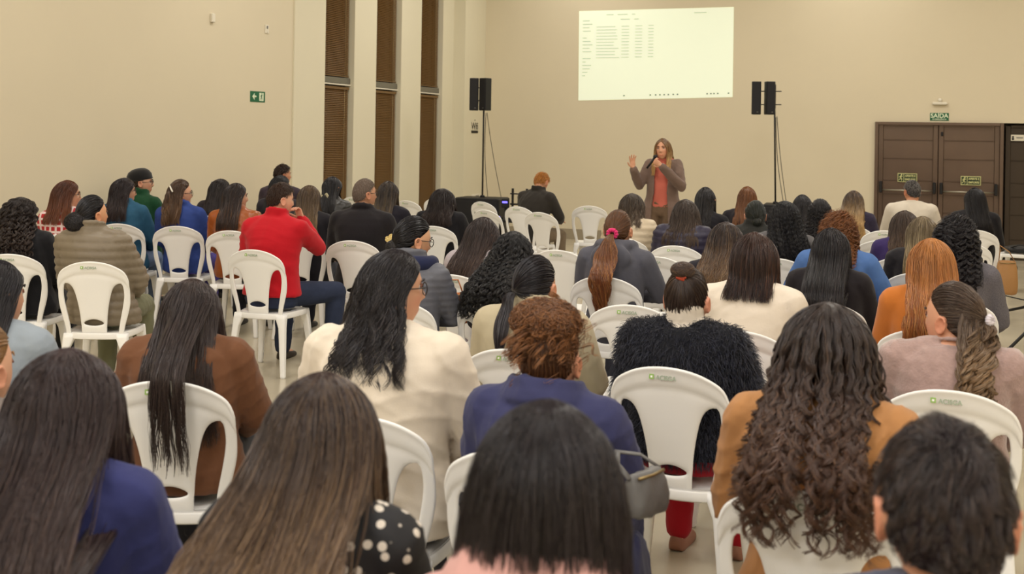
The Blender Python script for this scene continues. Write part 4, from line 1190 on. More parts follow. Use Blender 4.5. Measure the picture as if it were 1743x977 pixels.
PEOPLE = {}
_seed = [100]
def person(key, label, who, px, d, hair, top, topc, trousers=(40, 42, 52), yaw=None, hy=None, hp=0.0, hr=0.0, bulk=0.97, sw=0.95, lean=2.0, side=0.0, hs=1.0, arms='lap',
           skin=(206, 158, 130), hc=((34, 26, 25), (46, 34, 30)), streak=None, sp=0.15, collar='crew', amp=0.003, face=False, glass=False, thick=0.018, sleeve=1.0, hem=0.47,
           shoe=(40, 36, 36), extra=None, nh=1.0, hth=0.02, bare=False, seat=True, neckf=0.0, cz=0.0, hgroup=None, wide=0.0, rs=1.0, legs=None, cap=True):
    _seed[0] += 1; sd = _seed[0]
    P0 = spot(px[0], px[1], d); hth *= 0.5
    if yaw is None: yaw = float(np.interp(px[0], [100, 330, 500, 700, 900, 1200, 1700], [22, 20, 13, 8, 2, -3, -2]))
    if hy is None:
        v = SPEAKER - P0; hy = math.degrees(math.atan2(-v[0], v[1])) - yaw; hy = max(-68, min(68, hy))
    H = P0[2] - hth
    for _ in range(3):
        P = Pose(H, bulk, sw, lean, side, (hy, hp, hr), hs, arms, neckf, False, legs); H += P0[2] - hth - P.head_top
    P = Pose(H, bulk, sw, lean, side, (hy, hp, hr), hs, arms, neckf, False, legs)
    if not 0.86 < P.k < 1.13: print('STRETCH', key, round(P.k, 3))
    ya = math.radians(yaw); c, s_ = math.cos(ya), math.sin(ya)
    root = (P0[0] - (c * P.hp[0] - s_ * P.hp[1]), P0[1] - (s_ * P.hp[0] + c * P.hp[1]))
    t = thing('person', label, 'person', (root[0], root[1], 0), ya, 'seated audience')
    sc = FPX / d
    vb = 0.0055 if face else (0.0065 if d < 4 else 0.008); vt = 0.0085 if d < 4.5 else (0.011 if d < 8 else 0.013)
    put('body', body_mesh(P, vb, skin), M_SKIN, t)
    put({'puffer': 'jacket', 'quilt': 'jacket', 'leather': 'jacket', 'denim': 'jacket', 'coat': 'coat', 'knit': 'sweater', 'sweater': 'sweater', 'fuzzy': 'sweater', 'tweed': 'sweater'}.get(top, 'shirt'),
        top_mesh(P, top, vt, sd, thick, hem, sleeve, collar, amp), cloth('%d_%d_%d' % topc, topc, top), t)
    put('trousers', trousers_mesh(P, 0.011 if d < 9 else 0.014, sd, wide=wide), cloth('%d_%d_%d' % trousers, trousers, 'denim' if trousers[2] > trousers[0] + 12 else 'plain'), t)
    for k_ in (-1, 1):
        put('shoe', shoe_mesh(P.leg[k_][2], sd), mat('shoe_%d_%d_%d' % shoe, shoe, 0.5), t)
    if face: face_parts(P, t, tuple(int(v) for v in hc[0]))
    if glass: glasses(P, t)
    n = int(np.clip(380 + 2.1 * sc, 650, 2600) * nh); rad = (0.0005 + 0.22 / sc) * rs
    Hh = Hair(P, hc[0], hc[1], n, rad, sd, streak, sp)
    if cap: Hh.cap()
    hair(Hh)
    put('hair', Hh.mesh(), M_HAIR, t)
    if extra: extra(P, t, Hh)
    if seat: chair(root[0] + 0.03 * math.sin(ya), root[1] - 0.03 * math.cos(ya), ya, 'white plastic chair seating ' + who, cz)
    PEOPLE[key] = (P, t, root)
    return P, t

def straight(L, **k): return lambda h: h.loose(L, **k)
BLACK, DARK, DBROWN, BROWN = ((22, 19, 22), (26, 22, 24)), ((34, 26, 26), (44, 33, 31)), ((48, 33, 27), (62, 43, 33)), ((70, 48, 34), (96, 68, 46))
def _hood(P, t):
    b = Build(); a = np.linspace(-2.2, 2.2, 18)
    nx, ny, nz = P.sec[-1][:3]
    R = np.stack([nx + 0.115 * np.sin(a), ny + 0.0 - 0.09 * np.cos(a), nz - 0.02 + 0.0 * a], -1)
    b.tube(R, 0.034 + 0.01 * np.cos(a / 1.6), 12)
    put('hood', remesh(b, 0.009, 4), cloth('navy_hood', (34, 40, 72), 'plain'), t, 'navy hood')

# ------------------------------------------------------------------ the left block, from the wall inwards
person('P1', 'woman in black coat with big dark curly hair at the far left', 'the curly haired woman in black coat', (36, 333), 7.6,
       lambda h: h.loose(0.27, thick=0.042, spread=1.25, curl=0.013, cl=0.055, amax=120, clumps=60, cam=0.85, cpow=0.6, pj=0.2, pinch=0.0, curl_head=0.5, lvar=0.35), 'coat', (26, 26, 30), (30, 30, 34), hc=((36, 28, 26), (50, 38, 32)), bulk=1.02, collar='stand', side=-4, hth=0.03)
person('P2', 'woman in olive grey quilted jacket with low black bun, looking right', 'the woman in the olive quilted jacket', (158, 332), 7.25,
       lambda h: (h.pulled((-0.05, -0.95, -0.25), 0.012), h.bun((-0.12, -0.95, -0.30), 0.066, (1.25, 0.8, 1.0), 0.12)), 'puffer', (122, 110, 92), (112, 112, 86), hc=((24, 21, 24), (28, 24, 28)), bulk=1.02, collar='stand', face=True, skin=(214, 160, 122), side=-8, hth=0.014, thick=0.026, hp=4,
       extra=lambda P, t, h: clip_bar(P, t, (-0.1, -0.95, -0.05), (1, 0, 0.2), 0.02, (120, 120, 122), 'small grey hair grip', 0.004, 0.03))
person('P3', 'woman with auburn bob and glasses in red and white plaid, by the left wall', 'the auburn woman in red plaid', (115, 305), 9.0,
       lambda h: h.loose(0.23, thick=0.03, spread=1.32, pinch=0.0, amax=105, clumps=40, cam=0.35), 'plaid', (168, 34, 40), hc=((74, 38, 20), (112, 62, 30)), face=True, glass=True, hy=-66, side=-4, hth=0.022)
person('P4', 'woman with dark shoulder hair and glasses in teal denim jacket', 'the woman in the teal denim jacket', (212, 301), 10.1,
       lambda h: h.loose(0.27, thick=0.036, spread=1.15, pinch=0.05, amax=104, wave=0.008, clumps=50, cam=0.4), 'denim', (46, 88, 116), (100, 116, 146), hc=((34, 24, 26), (48, 34, 32)), face=True, glass=True, hy=-62, bulk=0.97, collar='shirt', side=-4, hth=0.025)
def beret(P, t, h):
    b = Build(); sec = []
    M = P.Rh @ rot(0, 10, 0)
    m = 32; a = np.linspace(0, 2 * np.pi, m, endpoint=False); R = []
    for z, rx, ry, oy in ((0.020, 0.070, 0.088, -0.004), (0.028, 0.086, 0.106, -0.004), (0.046, 0.092, 0.114, -0.014), (0.078, 0.094, 0.117, -0.020), (0.112, 0.078, 0.096, -0.020), (0.136, 0.045, 0.058, -0.016), (0.143, 0.008, 0.010, -0.012)):
        R.append(np.stack([rx * np.cos(a), oy + ry * np.sin(a), np.full(m, z)], -1))
    b.rings(np.array(R) @ M.T + P.hp); b.link('beret', mat('beret_black', (16, 15, 17), 0.95, sheen=0.3), t, label='black beret')
person('P5', 'person in black beret and dark green coat beside the left wall', 'the person in the black beret', (243, 288), 10.85,
       lambda h: h.short(0.012, 0.03), 'coat', (22, 66, 40), hc=((46, 36, 28), (52, 40, 30)), face=True, glass=True, hy=-64, collar='stand', yaw=4, hth=0.02, bulk=1.05, extra=beret)
person('P6', 'woman in blue denim jacket with brown half tied hair and white barrette', 'the woman in the blue denim jacket with white barrette', (308, 305), 9.95,
       lambda h: (h.loose(0.27, thick=0.028, amax=88, wave=0.012, wl=0.2, clumps=36, cam=0.5, front=20, pinch=0.02, spread=1.05), h.pulled((0.3, -0.85, 0.25), 0.014, region=lambda S: S[:, 2] > -0.05), h.tail((0.35, -0.85, 0.2), 0.33, 0.018, 0.03, 0.03, wave=0.014, n=220)),
       'denim', (48, 68, 132), (70, 60, 130), hc=((62, 42, 28), (92, 66, 42)), face=True, glass=True, hy=-58, collar='shirt', side=-5, hth=0.02,
       extra=lambda P, t, h: clip_bar(P, t, (0.52, -0.74, 0.30), (0.5, 0.3, -0.7), 0.062, (232, 226, 214), 'white barrette', 0.0065, 0.032))
person('P7', 'woman with long dark hair and silver clip sitting right of the white barrette woman', 'the long haired woman with the silver clip', (376, 303), 11.2,
       lambda h: h.loose(0.36, thick=0.03, spread=1.15, pinch=0.03, wave=0.006), 'plain', (42, 36, 40), hc=DARK, hth=0.022,
       extra=lambda P, t, h: clip_bar(P, t, (-0.55, -0.62, 0.45), (0.2, 0, 1), 0.045, (190, 188, 186), 'silver square hair clip', 0.005, 0.034))
person('P8', 'woman in rust orange jacket with straight dark hair to the shoulders', 'the woman in the rust orange jacket', (402, 310), 9.6,
       lambda h: h.loose(0.28, thick=0.026, spread=1.1, pinch=0.03, clumps=30, cam=0.35, amax=104), 'leather', (150, 76, 22), hc=((36, 27, 27), (58, 40, 32)), streak=(120, 84, 50), sp=0.05, face=True, hy=-58, side=-4, hth=0.02, collar='shirt', bulk=1.05)
def red_details(P, t, h):
    b = Build(); sh, el, wr = P.arm[1]
    b.limb([el + (wr - el) * 0.0, el + (wr - el) * 0.02], [0.01, 0.01])
person('P9', 'man in red zip jacket and jeans, hand at his chin', 'the man in the red jacket', (478, 310), 8.2,
       lambda h: h.short(0.026, 0.013, tousle=0.22, th=0.007), 'coat', (188, 22, 36), (44, 52, 74), yaw=4, hy=-42, hp=-8, hc=((50, 35, 28), (58, 40, 30)), arms=('lap', 'chin'), legs={1: ((0.33, 0.34, 0.535), (0.30, 0.33, 0.085))}, lean=9, bulk=1.06, sw=1.08, collar='stand', skin=(222, 172, 144), face=True, hth=0.016, amp=0.004, shoe=(56, 48, 42), nh=1.8, hem=0.5)
person('P10', 'man with short dark hair and tanned face behind the red jacket, tallest there', 'the dark haired man farthest behind the red jacket', (481, 279), 12.8,
       lambda h: h.short(0.03, 0.012), 'plain', (60, 50, 60), hc=((40, 26, 22), (50, 32, 24)), sw=1.1, hy=-50, face=True, hth=0.016, skin=(196, 140, 108), nh=1.6)
person('P10b', 'black haired woman between the tall man and the red jacketed man', 'the black haired woman hidden behind the red jacket', (478, 297), 11.3,
       lambda h: h.loose(0.34, thick=0.026, spread=1.2, pinch=0.0), 'plain', (48, 44, 50), hc=BLACK, hth=0.02)
person('P11', 'woman with long straight light brown hair in dark top beside the red jacket', 'the light brown haired woman beside the red jacket', (527, 314), 9.5,
       lambda h: h.loose(0.42, thick=0.022, spread=1.15, pinch=0.04, wave=0.006, shift=(0.05, 0), amax=105, clumps=30), 'coat', (28, 26, 32), hc=((66, 50, 36), (112, 90, 62)), streak=(140, 116, 80), sp=0.2, hth=0.018, hy=-30)
person('P12', 'woman with black hair held by a pale flower clip in black leather jacket', 'the woman with the pale flower clip', (566, 299), 11.2,
       lambda h: h.loose(0.30, thick=0.022, spread=1.05, pinch=0.22, amax=100, clumps=30), 'leather', (40, 38, 36), hc=BLACK, hth=0.02, hy=-22, face=True, collar='shirt',
       extra=lambda P, t, h: clip_flowers(P, t, (0.12, -0.92, -0.45), (206, 196, 160), 'pale flower hair clip', 0.035, 0.06))
person('P13', 'man with thinning grey hair in black jacket, looking right', 'the grey haired man in black', (621, 303), 8.9,
       lambda h: h.short(0.014, 0.016, bald=0.30, th=0.002, tousle=0.10), 'coat', (30, 27, 31), (30, 30, 36), hc=((96, 84, 76), (116, 104, 94)), sw=1.1, bulk=1.08, hy=-45, face=True, glass=True, skin=(200, 150, 120), hth=0.012, collar='shirt', nh=1.8)
person('P14', 'woman with straight dark hair and blond streaks beside the grey haired man', 'the straight haired woman with blond streaks', (661, 307), 10.3,
       lambda h: h.loose(0.36, thick=0.02, spread=1.1, pinch=0.02, clumps=24), 'plain', (28, 26, 36), hc=((40, 32, 28), (70, 56, 40)), streak=(128, 106, 70), sp=0.2, hth=0.018, hy=-25)
person('P15', 'woman with dark wavy bob in black top, in front of the black case', 'the dark bob woman in black', (754, 319), 10.4,
       lambda h: h.loose(0.23, thick=0.042, spread=1.35, pinch=0.0, wave=0.012, clumps=40, cam=0.5, lvar=0.3), 'plain', (24, 23, 28), hc=((30, 22, 22), (44, 30, 26)), bulk=1.12, hth=0.026, hy=-25)
person('P16', 'woman in grey quilted jacket with dark low chignon and gold flower clip', 'the woman in the grey quilted jacket', (704, 368), 5.9,
       lambda h: (h.pulled((-0.1, -0.9, -0.3), 0.016, wave=0.002), h.bun((-0.12, -0.93, -0.42), 0.042, (1.2, 0.8, 0.9), 0.1)), 'quilt', (96, 98, 108), (34, 36, 52), hc=BLACK, hy=-48, hp=-10, face=True, glass=True, skin=(214, 166, 132), sw=0.9, hth=0.016, arms=('lap', 'cross'), lean=6, collar='stand', thick=0.02, bulk=0.95,
       extra=lambda P, t, h: (clip_flowers(P, t, (-0.55, -0.86, -0.10), (216, 190, 120), 'gold flower hair clip', 0.026, 0.05),
                              _hood(P, t)))

# ------------------------------------------------------------------ the middle and the right block
person('P17', 'woman with long straight dark hair and pale grey top, head bowed', 'the bowed woman with long dark hair', (822, 367), 6.9,
       lambda h: h.loose(0.33, thick=0.026, spread=1.45, pinch=0.0, wave=0.006, clumps=34, cam=0.45, shift=(-0.05, 0)), 'plain', (172, 162, 168), (150, 140, 140), hc=((50, 40, 38), (72, 56, 50)), streak=(108, 88, 78), sp=0.12, hy=-12, hp=-14, lean=6, hth=0.02, yaw=-8)
person('P18', 'woman with long black ringlets and grey jacket in the middle of the hall', 'the black ringlet woman', (874, 390), 6.0,
       lambda h: h.loose(0.31, thick=0.036, spread=1.3, pinch=0.0, curl=0.013, cl=0.05, clumps=50, cam=0.88, cpow=0.5, pj=0.2, shift=(-0.05, 0), over=True, lvar=0.3), 'plain', (70, 66, 72), (90, 24, 44), hc=((20, 18, 20), (26, 24, 25)), hy=-10, hp=-6, hth=0.028)
person('P19', 'woman in beige padded jacket with black hair in a low ponytail', 'the woman in the beige padded jacket', (913, 435), 4.6,
       lambda h: (h.pulled((-0.55, -0.80, -0.12), 0.016), h.tail((-0.55, -0.80, -0.15), 0.24, 0.02, 0.03, 0.02, n=420, pad=0.055)), 'coat', (186, 174, 146), (60, 60, 64), hc=((26, 22, 27), (34, 28, 32)), hy=-8, hp=-4, bulk=1.0, sw=0.98, hth=0.017, collar='stand', thick=0.03, skin=(212, 160, 128))
person('P20', 'woman in brown jacket with very long straight dark hair over the chair back', 'the woman in brown with very long dark hair', (326, 470), 3.97,
       lambda h: (h.loose(0.44, thick=0.026, spread=1.45, pinch=-0.02, wave=0.004, clumps=46, cam=0.35, amax=118, lvar=0.35), h.loose(0.50, thick=0.03, amax=62, side_only=1, spread=1.3, pinch=-0.02, wave=0.005, clumps=14, cam=0.6, over=True, lvar=0.25, n=260)), 'coat', (112, 74, 50), (40, 40, 46), hc=((52, 42, 40), (56, 44, 40)), streak=(84, 70, 66), sp=0.15, hy=-14, bulk=1.0, sw=0.98, hth=0.022, collar='shirt')
person('P21', 'woman in cream sweater with glasses and damp black shoulder length hair', 'the woman in the cream sweater', (670, 420), 3.6,
       lambda h: h.loose(0.27, thick=0.028, spread=1.5, pinch=0.02, wave=0.020, wl=0.12, clumps=28, cam=0.85, amax=95, lvar=0.35, frizz=0.004, tips=0.15), 'sweater', (226, 214, 196), (60, 60, 70), hc=((36, 32, 34), (34, 29, 31)), streak=(86, 80, 80), sp=0.10, hy=-54, hp=-2, bulk=1.14, sw=1.04, face=True, glass=True, hth=0.02, hs=1.03, skin=(214, 164, 136), arms='lap', lean=5, amp=0.005, thick=0.022)
person('P22', 'woman in navy top with long dark brown hair, nearest at the left corner', 'the navy topped woman nearest at the left', (112, 585), 2.3,
       lambda h: h.loose(0.44, thick=0.034, spread=1.4, pinch=-0.02, wave=0.012, wl=0.25, clumps=50, cam=0.4, amax=122, over=True), 'plain', (52, 56, 104), (40, 42, 52), hc=((50, 38, 38), (56, 42, 38)), streak=(88, 68, 60), sp=0.18, hy=-10, bulk=0.92, hth=0.025, hs=1.04)
person('P23', 'woman with long balayage brown hair and black floral blouse in the front row', 'the floral bloused woman with balayage hair', (548, 625), 2.1,
       lambda h: h.loose(0.46, thick=0.030, spread=1.95, pinch=-0.06, wave=0.013, wl=0.24, clumps=54, cam=0.45, amax=128, over=True, shift=(-0.06, 0)), 'floral', (26, 25, 28), (40, 42, 52), hc=((50, 39, 36), (118, 92, 66)), streak=(158, 128, 96), sp=0.25, hy=-6, bulk=0.86, hth=0.025, hs=1.03)
person('P24', 'woman with glossy straight dark hair and dusty pink top, nearest in the centre', 'the pink topped woman nearest in the centre', (930, 670), 1.64,
       lambda h: h.loose(0.20, thick=0.030, spread=1.16, pinch=-0.06, clumps=60, cam=0.15, amax=122, part=0.03, lvar=0.12), 'plain', (196, 150, 144), (40, 42, 52), hc=((32, 27, 29), (38, 30, 31)), streak=(62, 54, 56), sp=0.12, hy=0, bulk=0.88, hth=0.025, hs=1.05, collar='big', thick=0.012, sw=0.88)
def coat_tail(P, t, h):
    b = Build()
    sec = []
    for z, w, y0, y1 in ((0.60, 0.05, -0.12, 0.10), (0.45, 0.055, -0.15, 0.14), (0.25, 0.05, -0.17, 0.14), (0.10, 0.045, -0.15, 0.12)):
        x = 0.232 + (0.60 - z) * 0.12
        sec.append((x, (y0 + y1) / 2, z, w * 0.6, (y1 - y0) / 2))
    b.ellipses(sec[::-1], 24, 2.4)
    me = modded(make_mesh('coat_tail', *b.arrays()), [('SUBSURF', dict(levels=2))]); wrinkle(me, 0.006, 8, 0.8)
    put('coat_tail', me, cloth('50_52_84', (50, 52, 84), 'coat'), t)
person('P25', 'woman in navy coat with ginger brown curly updo, behind the pink topped woman', 'the woman in the navy coat with curly updo', (940, 497), 3.2,
       lambda h: (h.pulled((0.0, -0.35, 0.93), 0.014, wave=0.003), h.bun((-0.06, -0.42, 0.85), 0.060, (1.5, 1.1, 0.92), 0.1, messy=0.3, curl=0.007, n=700),
                  h.afro_patch((-0.08, -0.30, 0.95), 0.062, 1100), h.afro_patch((-0.72, -0.45, 0.50), 0.05, 500), h.afro_patch((0.55, -0.45, 0.68), 0.045, 400)), 'coat', (56, 58, 94), (44, 46, 74), hc=((78, 50, 32), (132, 88, 54)), streak=(150, 102, 62), sp=0.3, hy=-4, hp=-6, bulk=0.98, sw=0.97, collar='big', hth=0.15, skin=(214, 160, 128), extra=coat_tail, amp=0.005, thick=0.024)
def fur(P, t, h):
    me = top_mesh(P, 'coat', 0.012, 3, 0.03, 0.53, 0.35, 'none', 0)
    V, Nn = get_co(me), get_no(me)
    r = np.random.default_rng(7); n = 15000
    i = r.integers(0, len(V), n)
    f = np.linspace(0, 1, 6)[None, :, None]
    d = unit(Nn[i] + r.normal(0, 0.55, (n, 3)) + np.array([0, 0, -0.45]))
    X = V[i][:, None] + d[:, None] * f * (0.018 + 0.020 * r.random((n, 1, 1))) + np.array([0, 0, -0.016]) * f ** 2
    H = Hair(P, (22, 23, 32), (40, 42, 56), n, 0.0014, 9)
    H.put_strands(X, 0.0010, 0.2, None, 0.3)
    put('fur_vest', me, mat('fur_base', (20, 21, 28), 0.95), t, 'fluffy black fur vest')
    put('fur', H.mesh(), mat('fur_strands', (24, 25, 34), 0.7, spec=0.25, attr='hc'), t)
    clip_flowers(P, t, (0.0, -0.7, 0.72), (170, 60, 30), 'orange hair grip', 0.012, 0.012)
person('P26', 'woman in fluffy black fur vest with top bun and orange hair grip', 'the woman in the fluffy black vest', (1171, 455), 4.3,
       lambda h: (h.pulled((0.0, -0.62, 0.78), 0.011), h.bun((0.0, -0.50, 0.86), 0.037, (1.25, 1, 0.85), 0.55)), 'plain', (214, 204, 190), (166, 22, 36), hc=((46, 34, 30), (70, 50, 38)), streak=(120, 92, 64), sp=0.12, hy=-4, collar='turtle', hem=0.60, bulk=0.98, sw=1.0, hth=0.014, skin=(216, 160, 134), extra=fur, shoe=(150, 104, 84))
person('P27', 'woman in grey hoodie with long auburn ponytail in a pink scrunchie', 'the woman in the grey hoodie', (1053, 357), 6.9,
       lambda h: (h.pulled((0.0, -0.97, -0.06), 0.012), h.tail((0.0, -0.97, -0.10), 0.47, 0.02, 0.056, 0.05, wave=0.012, wl=0.2, n=1400, over=True, pad=0.095)), 'plain', (88, 88, 98), (60, 62, 76), hc=((88, 58, 36), (104, 56, 28)), streak=(164, 112, 62), sp=0.22, hy=-2, collar='hood', bulk=1.03, sw=1.0, hth=0.015, arms='cross', skin=(212, 158, 124),
       extra=lambda P, t, h: scrunchie(P, t, (0.0, -0.97, -0.08), (222, 36, 110), 'bright pink scrunchie'))
person('P28', 'woman with wavy grey brown bob and cream top right of the ponytail woman', 'the grey brown bob woman in cream', (1076, 327), 9.5,
       lambda h: h.loose(0.17, thick=0.036, spread=1.12, pinch=0.08, wave=0.014, wl=0.09, clumps=30, cam=0.55, lvar=0.4, frizz=0.006), 'puffer', (208, 192, 166), (90, 84, 80), hc=((58, 48, 40), (92, 76, 62)), streak=(140, 126, 110), sp=0.18, hy=0, hth=0.026, collar='crew', thick=0.026)
person('P29', 'woman with brown shoulder length hair in navy puffer, right of the presenter', 'the navy puffer woman right of the presenter', (1167, 337), 8.9,
       lambda h: h.loose(0.25, thick=0.034, spread=1.35, pinch=0.0, wave=0.010, clumps=30, cam=0.5, lvar=0.25), 'puffer', (44, 40, 62), (30, 30, 40), hc=((58, 48, 42), (76, 60, 50)), streak=(112, 96, 84), sp=0.15, hy=6, hth=0.025, bulk=1.0, collar='stand', thick=0.028)
person('P30', 'woman with straight black hair and black jacket, second row right of presenter', 'the straight black haired woman in the black jacket', (1201, 317), 9.9,
       lambda h: h.loose(0.32, thick=0.016, spread=1.0, pinch=0.04, clumps=20, cam=0.2), 'coat', (26, 24, 30), hc=BLACK, hy=6, hth=0.017, collar='shirt', side=0)
person('P31', 'woman with long straight auburn hair and black top near the right speaker stand', 'the auburn haired woman near the speaker stand', (1272, 316), 10.8,
       lambda h: h.loose(0.42, thick=0.018, spread=1.28, pinch=0.0, clumps=24, cam=0.2), 'coat', (30, 26, 32), hc=((98, 58, 26), (112, 72, 44)), streak=(136, 90, 52), sp=0.2, hy=10, hth=0.018)
person('P32', 'woman with small dark bun in dark jacket before the auburn haired woman', 'the small dark bun woman', (1286, 341), 9.25,
       lambda h: (h.pulled((0.1, -0.9, -0.3), 0.014), h.bun((0.1, -0.92, -0.35), 0.035, (1.1, 0.9, 1.0), 0.3)), 'plain', (44, 44, 42), hc=((26, 30, 24), (30, 30, 28)), hy=14, hth=0.016, collar='stand')
person('P33', 'woman with wavy ombre brown hair in dark top, left of the white blouse', 'the wavy ombre haired woman', (1236, 375), 6.4,
       lambda h: h.loose(0.36, thick=0.032, spread=1.1, pinch=0.02, wave=0.014, wl=0.11, clumps=40, cam=0.6, over=True), 'plain', (40, 38, 46), hc=((46, 36, 34), (112, 84, 56)), streak=(150, 118, 82), sp=0.15, hy=4, hth=0.024)
person('P34', 'woman with thick black braided hair in grey jacket, below the speaker stand', 'the braided haired woman in the grey jacket', (1336, 339), 8.1,
       lambda h: h.loose(0.40, thick=0.04, spread=1.45, pinch=-0.02, wave=0.006, curl=0.006, cl=0.03, clumps=70, cam=0.85, shift=(0.10, 0), lvar=0.3), 'plain', (96, 94, 96), (60, 60, 66), hc=((20, 19, 23), (26, 24, 28)), hy=20, hth=0.03, bulk=1.0, sw=0.98)
person('P35', 'woman with smooth black hair just right of the speaker stand', 'the smooth black haired woman', (1366, 330), 10.3,
       lambda h: h.loose(0.24, thick=0.018, spread=0.95, pinch=0.1, clumps=20, cam=0.2), 'plain', (30, 30, 40), hc=((24, 21, 25), (30, 25, 28)), hy=12, hth=0.016)
person('P36', 'woman with black cornrow braids gathered behind her head', 'the cornrow braided woman', (1396, 338), 9.15,
       lambda h: (h.pulled((0.0, -0.75, -0.1), 0.016), h.loose(0.30, thick=0.028, spread=1.0, curl=0.008, cl=0.03, clumps=40, cam=0.85, n=350)), 'plain', (36, 34, 40), hc=BLACK, hy=10, hth=0.018)
person('P37', 'woman in light blue denim jacket with curly ginger brown hair', 'the woman in the light blue denim jacket', (1428, 362), 7.05,
       lambda h: (h.afro(0.06, curl=0.010, cl=0.03), h.loose(0.20, thick=0.045, spread=1.0, pinch=0.02, curl=0.012, cl=0.035, clumps=70, cam=0.8, cpow=0.5, curl_head=1.0, lvar=0.4)), 'denim', (84, 118, 176), (70, 90, 130), hc=((96, 60, 36), (122, 76, 42)), streak=(150, 98, 56), sp=0.2, hy=4, hth=0.035, bulk=1.05, sw=1.02, collar='shirt', arms='wide', skin=(190, 138, 108))
person('P38', 'woman in white collared blouse with straight dark brown bob', 'the woman in the white blouse', (1285, 392), 5.1,
       lambda h: h.loose(0.165, thick=0.030, spread=1.06, pinch=0.02, clumps=40, cam=0.15, amax=110, lvar=0.18), 'plain', (232, 220, 204), (70, 66, 70), hc=((54, 36, 30), (42, 28, 26)), streak=(110, 74, 58), sp=0.10, hy=0, bulk=1.04, sw=1.0, collar='shirt', hth=0.022, arms='lap', hs=1.03)
person('P39', 'woman with very long straight black hair before the light denim jacket', 'the very long straight black haired woman', (1415, 385), 6.0,
       lambda h: h.loose(0.50, thick=0.026, spread=1.18, pinch=-0.02, clumps=40, cam=0.2, lvar=0.2, over=True), 'coat', (32, 28, 32), (36, 36, 44), hc=((26, 22, 25), (30, 25, 27)), streak=(70, 60, 62), sp=0.08, hy=4, hth=0.022, bulk=0.95)
person('P40', 'woman with blond ombre hair and glasses at the left edge of the doors', 'the blond ombre woman by the doors', (1453, 323), 11.3,
       lambda h: h.loose(0.42, thick=0.024, spread=1.5, pinch=0.0, wave=0.008, clumps=34, cam=0.4, over=True), 'plain', (52, 46, 66), hc=((58, 44, 36), (206, 168, 112)), streak=(196, 160, 108), sp=0.12, hy=30, hth=0.02, glass=True, face=True)
person('P41', 'man in white T-shirt with cropped greying hair in front of the doors', 'the man in the white T-shirt', (1553, 306), 11.9,
       lambda h: h.short(0.022, 0.009, tousle=0.3), 'plain', (216, 206, 190), (50, 54, 70), hc=((58, 54, 54), (112, 108, 104)), hy=32, hp=-4, bulk=1.08, sw=1.1, sleeve=0.5, face=True, hth=0.015, skin=(198, 140, 106), nh=1.8, lean=3)
person('P42', 'woman in black with very long black hair at the right, before the doors', 'the woman in black before the right door', (1660, 318), 11.0,
       lambda h: h.loose(0.42, thick=0.022, spread=1.2, pinch=0.0, clumps=30, cam=0.2, shift=(0.07, 0)), 'coat', (24, 22, 26), hc=BLACK, hy=30, rs=0.7, hth=0.02, bulk=1.0)
person('P43', 'woman with wavy brown hair in purple top left of the blond streaked hair', 'the wavy brown haired woman in purple', (1540, 356), 8.25,
       lambda h: h.loose(0.34, thick=0.030, spread=1.15, pinch=0.0, wave=0.013, wl=0.1, clumps=36, cam=0.5), 'plain', (58, 44, 96), hc=((62, 48, 40), (90, 68, 50)), streak=(130, 104, 76), sp=0.15, hy=14, hth=0.024)
person('P44', 'woman with ash blond streaked hair in dark jacket behind the orange haired woman', 'the ash blond streaked woman', (1571, 366), 7.35,
       lambda h: h.loose(0.28, thick=0.028, spread=1.15, pinch=0.02, clumps=30, cam=0.4), 'plain', (36, 34, 38), hc=((96, 82, 62), (136, 116, 84)), streak=(196, 176, 136), sp=0.3, hy=24, hth=0.02)
person('P45', 'woman in grey tweed sweater with black corkscrew curls', 'the woman in the grey tweed sweater', (1627, 368), 6.2,
       lambda h: (h.afro(0.05, curl=0.010, cl=0.03), h.loose(0.30, thick=0.042, spread=1.15, pinch=0.0, curl=0.013, cl=0.04, clumps=70, cam=0.8, cpow=0.5, curl_head=1.0, lvar=0.4)), 'tweed', (66, 62, 74), hc=((26, 23, 27), (32, 27, 30)), hy=20, hth=0.03, bulk=1.0, sw=0.98)
person('P46', 'woman with long orange blond hair in rust orange sweater', 'the woman in the rust orange sweater', (1586, 402), 5.2,
       lambda h: h.loose(0.38, thick=0.032, spread=1.15, pinch=0.0, wave=0.006, clumps=50, cam=0.4, over=True, shift=(0.03, 0)), 'knit', (196, 116, 50), (70, 50, 40), hc=((164, 108, 58), (136, 74, 36)), streak=(206, 148, 86), sp=0.25, hy=10, hth=0.024, bulk=0.97)
person('P47', 'woman in mauve fuzzy sweater with half tied curly hair, face turned left', 'the woman in the mauve fuzzy sweater', (1624, 480), 4.0,
       lambda h: (h.pulled((0.12, -0.96, 0.08), 0.012, wave=0.002), h.loose(0.34, thick=0.014, amax=62, front=-28, spread=1.35, pinch=0.0, curl=0.014, cl=0.06, cstart=0.3, clumps=22, cam=0.9, cpow=0.45, pj=0.2, n=600, curl_head=0.05),
                  h.tail((0.12, -0.96, 0.05), 0.30, 0.026, 0.042, 0.015, curl=0.013, cl=0.06, n=900, clumps=20, cam=0.9, cpow=0.45, side=-0.05)), 'fuzzy', (166, 140, 134), (80, 70, 76), hc=((70, 56, 48), (122, 96, 68)), streak=(150, 132, 112), sp=0.15, hy=58, bulk=1.08, sw=1.02, face=True, hth=0.016, hs=1.05, skin=(214, 158, 128),
       extra=lambda P, t, h: scrunchie(P, t, (0.12, -0.96, 0.09), (214, 206, 214), 'small pale hair tie', 0.012, 0.010, 0.022))
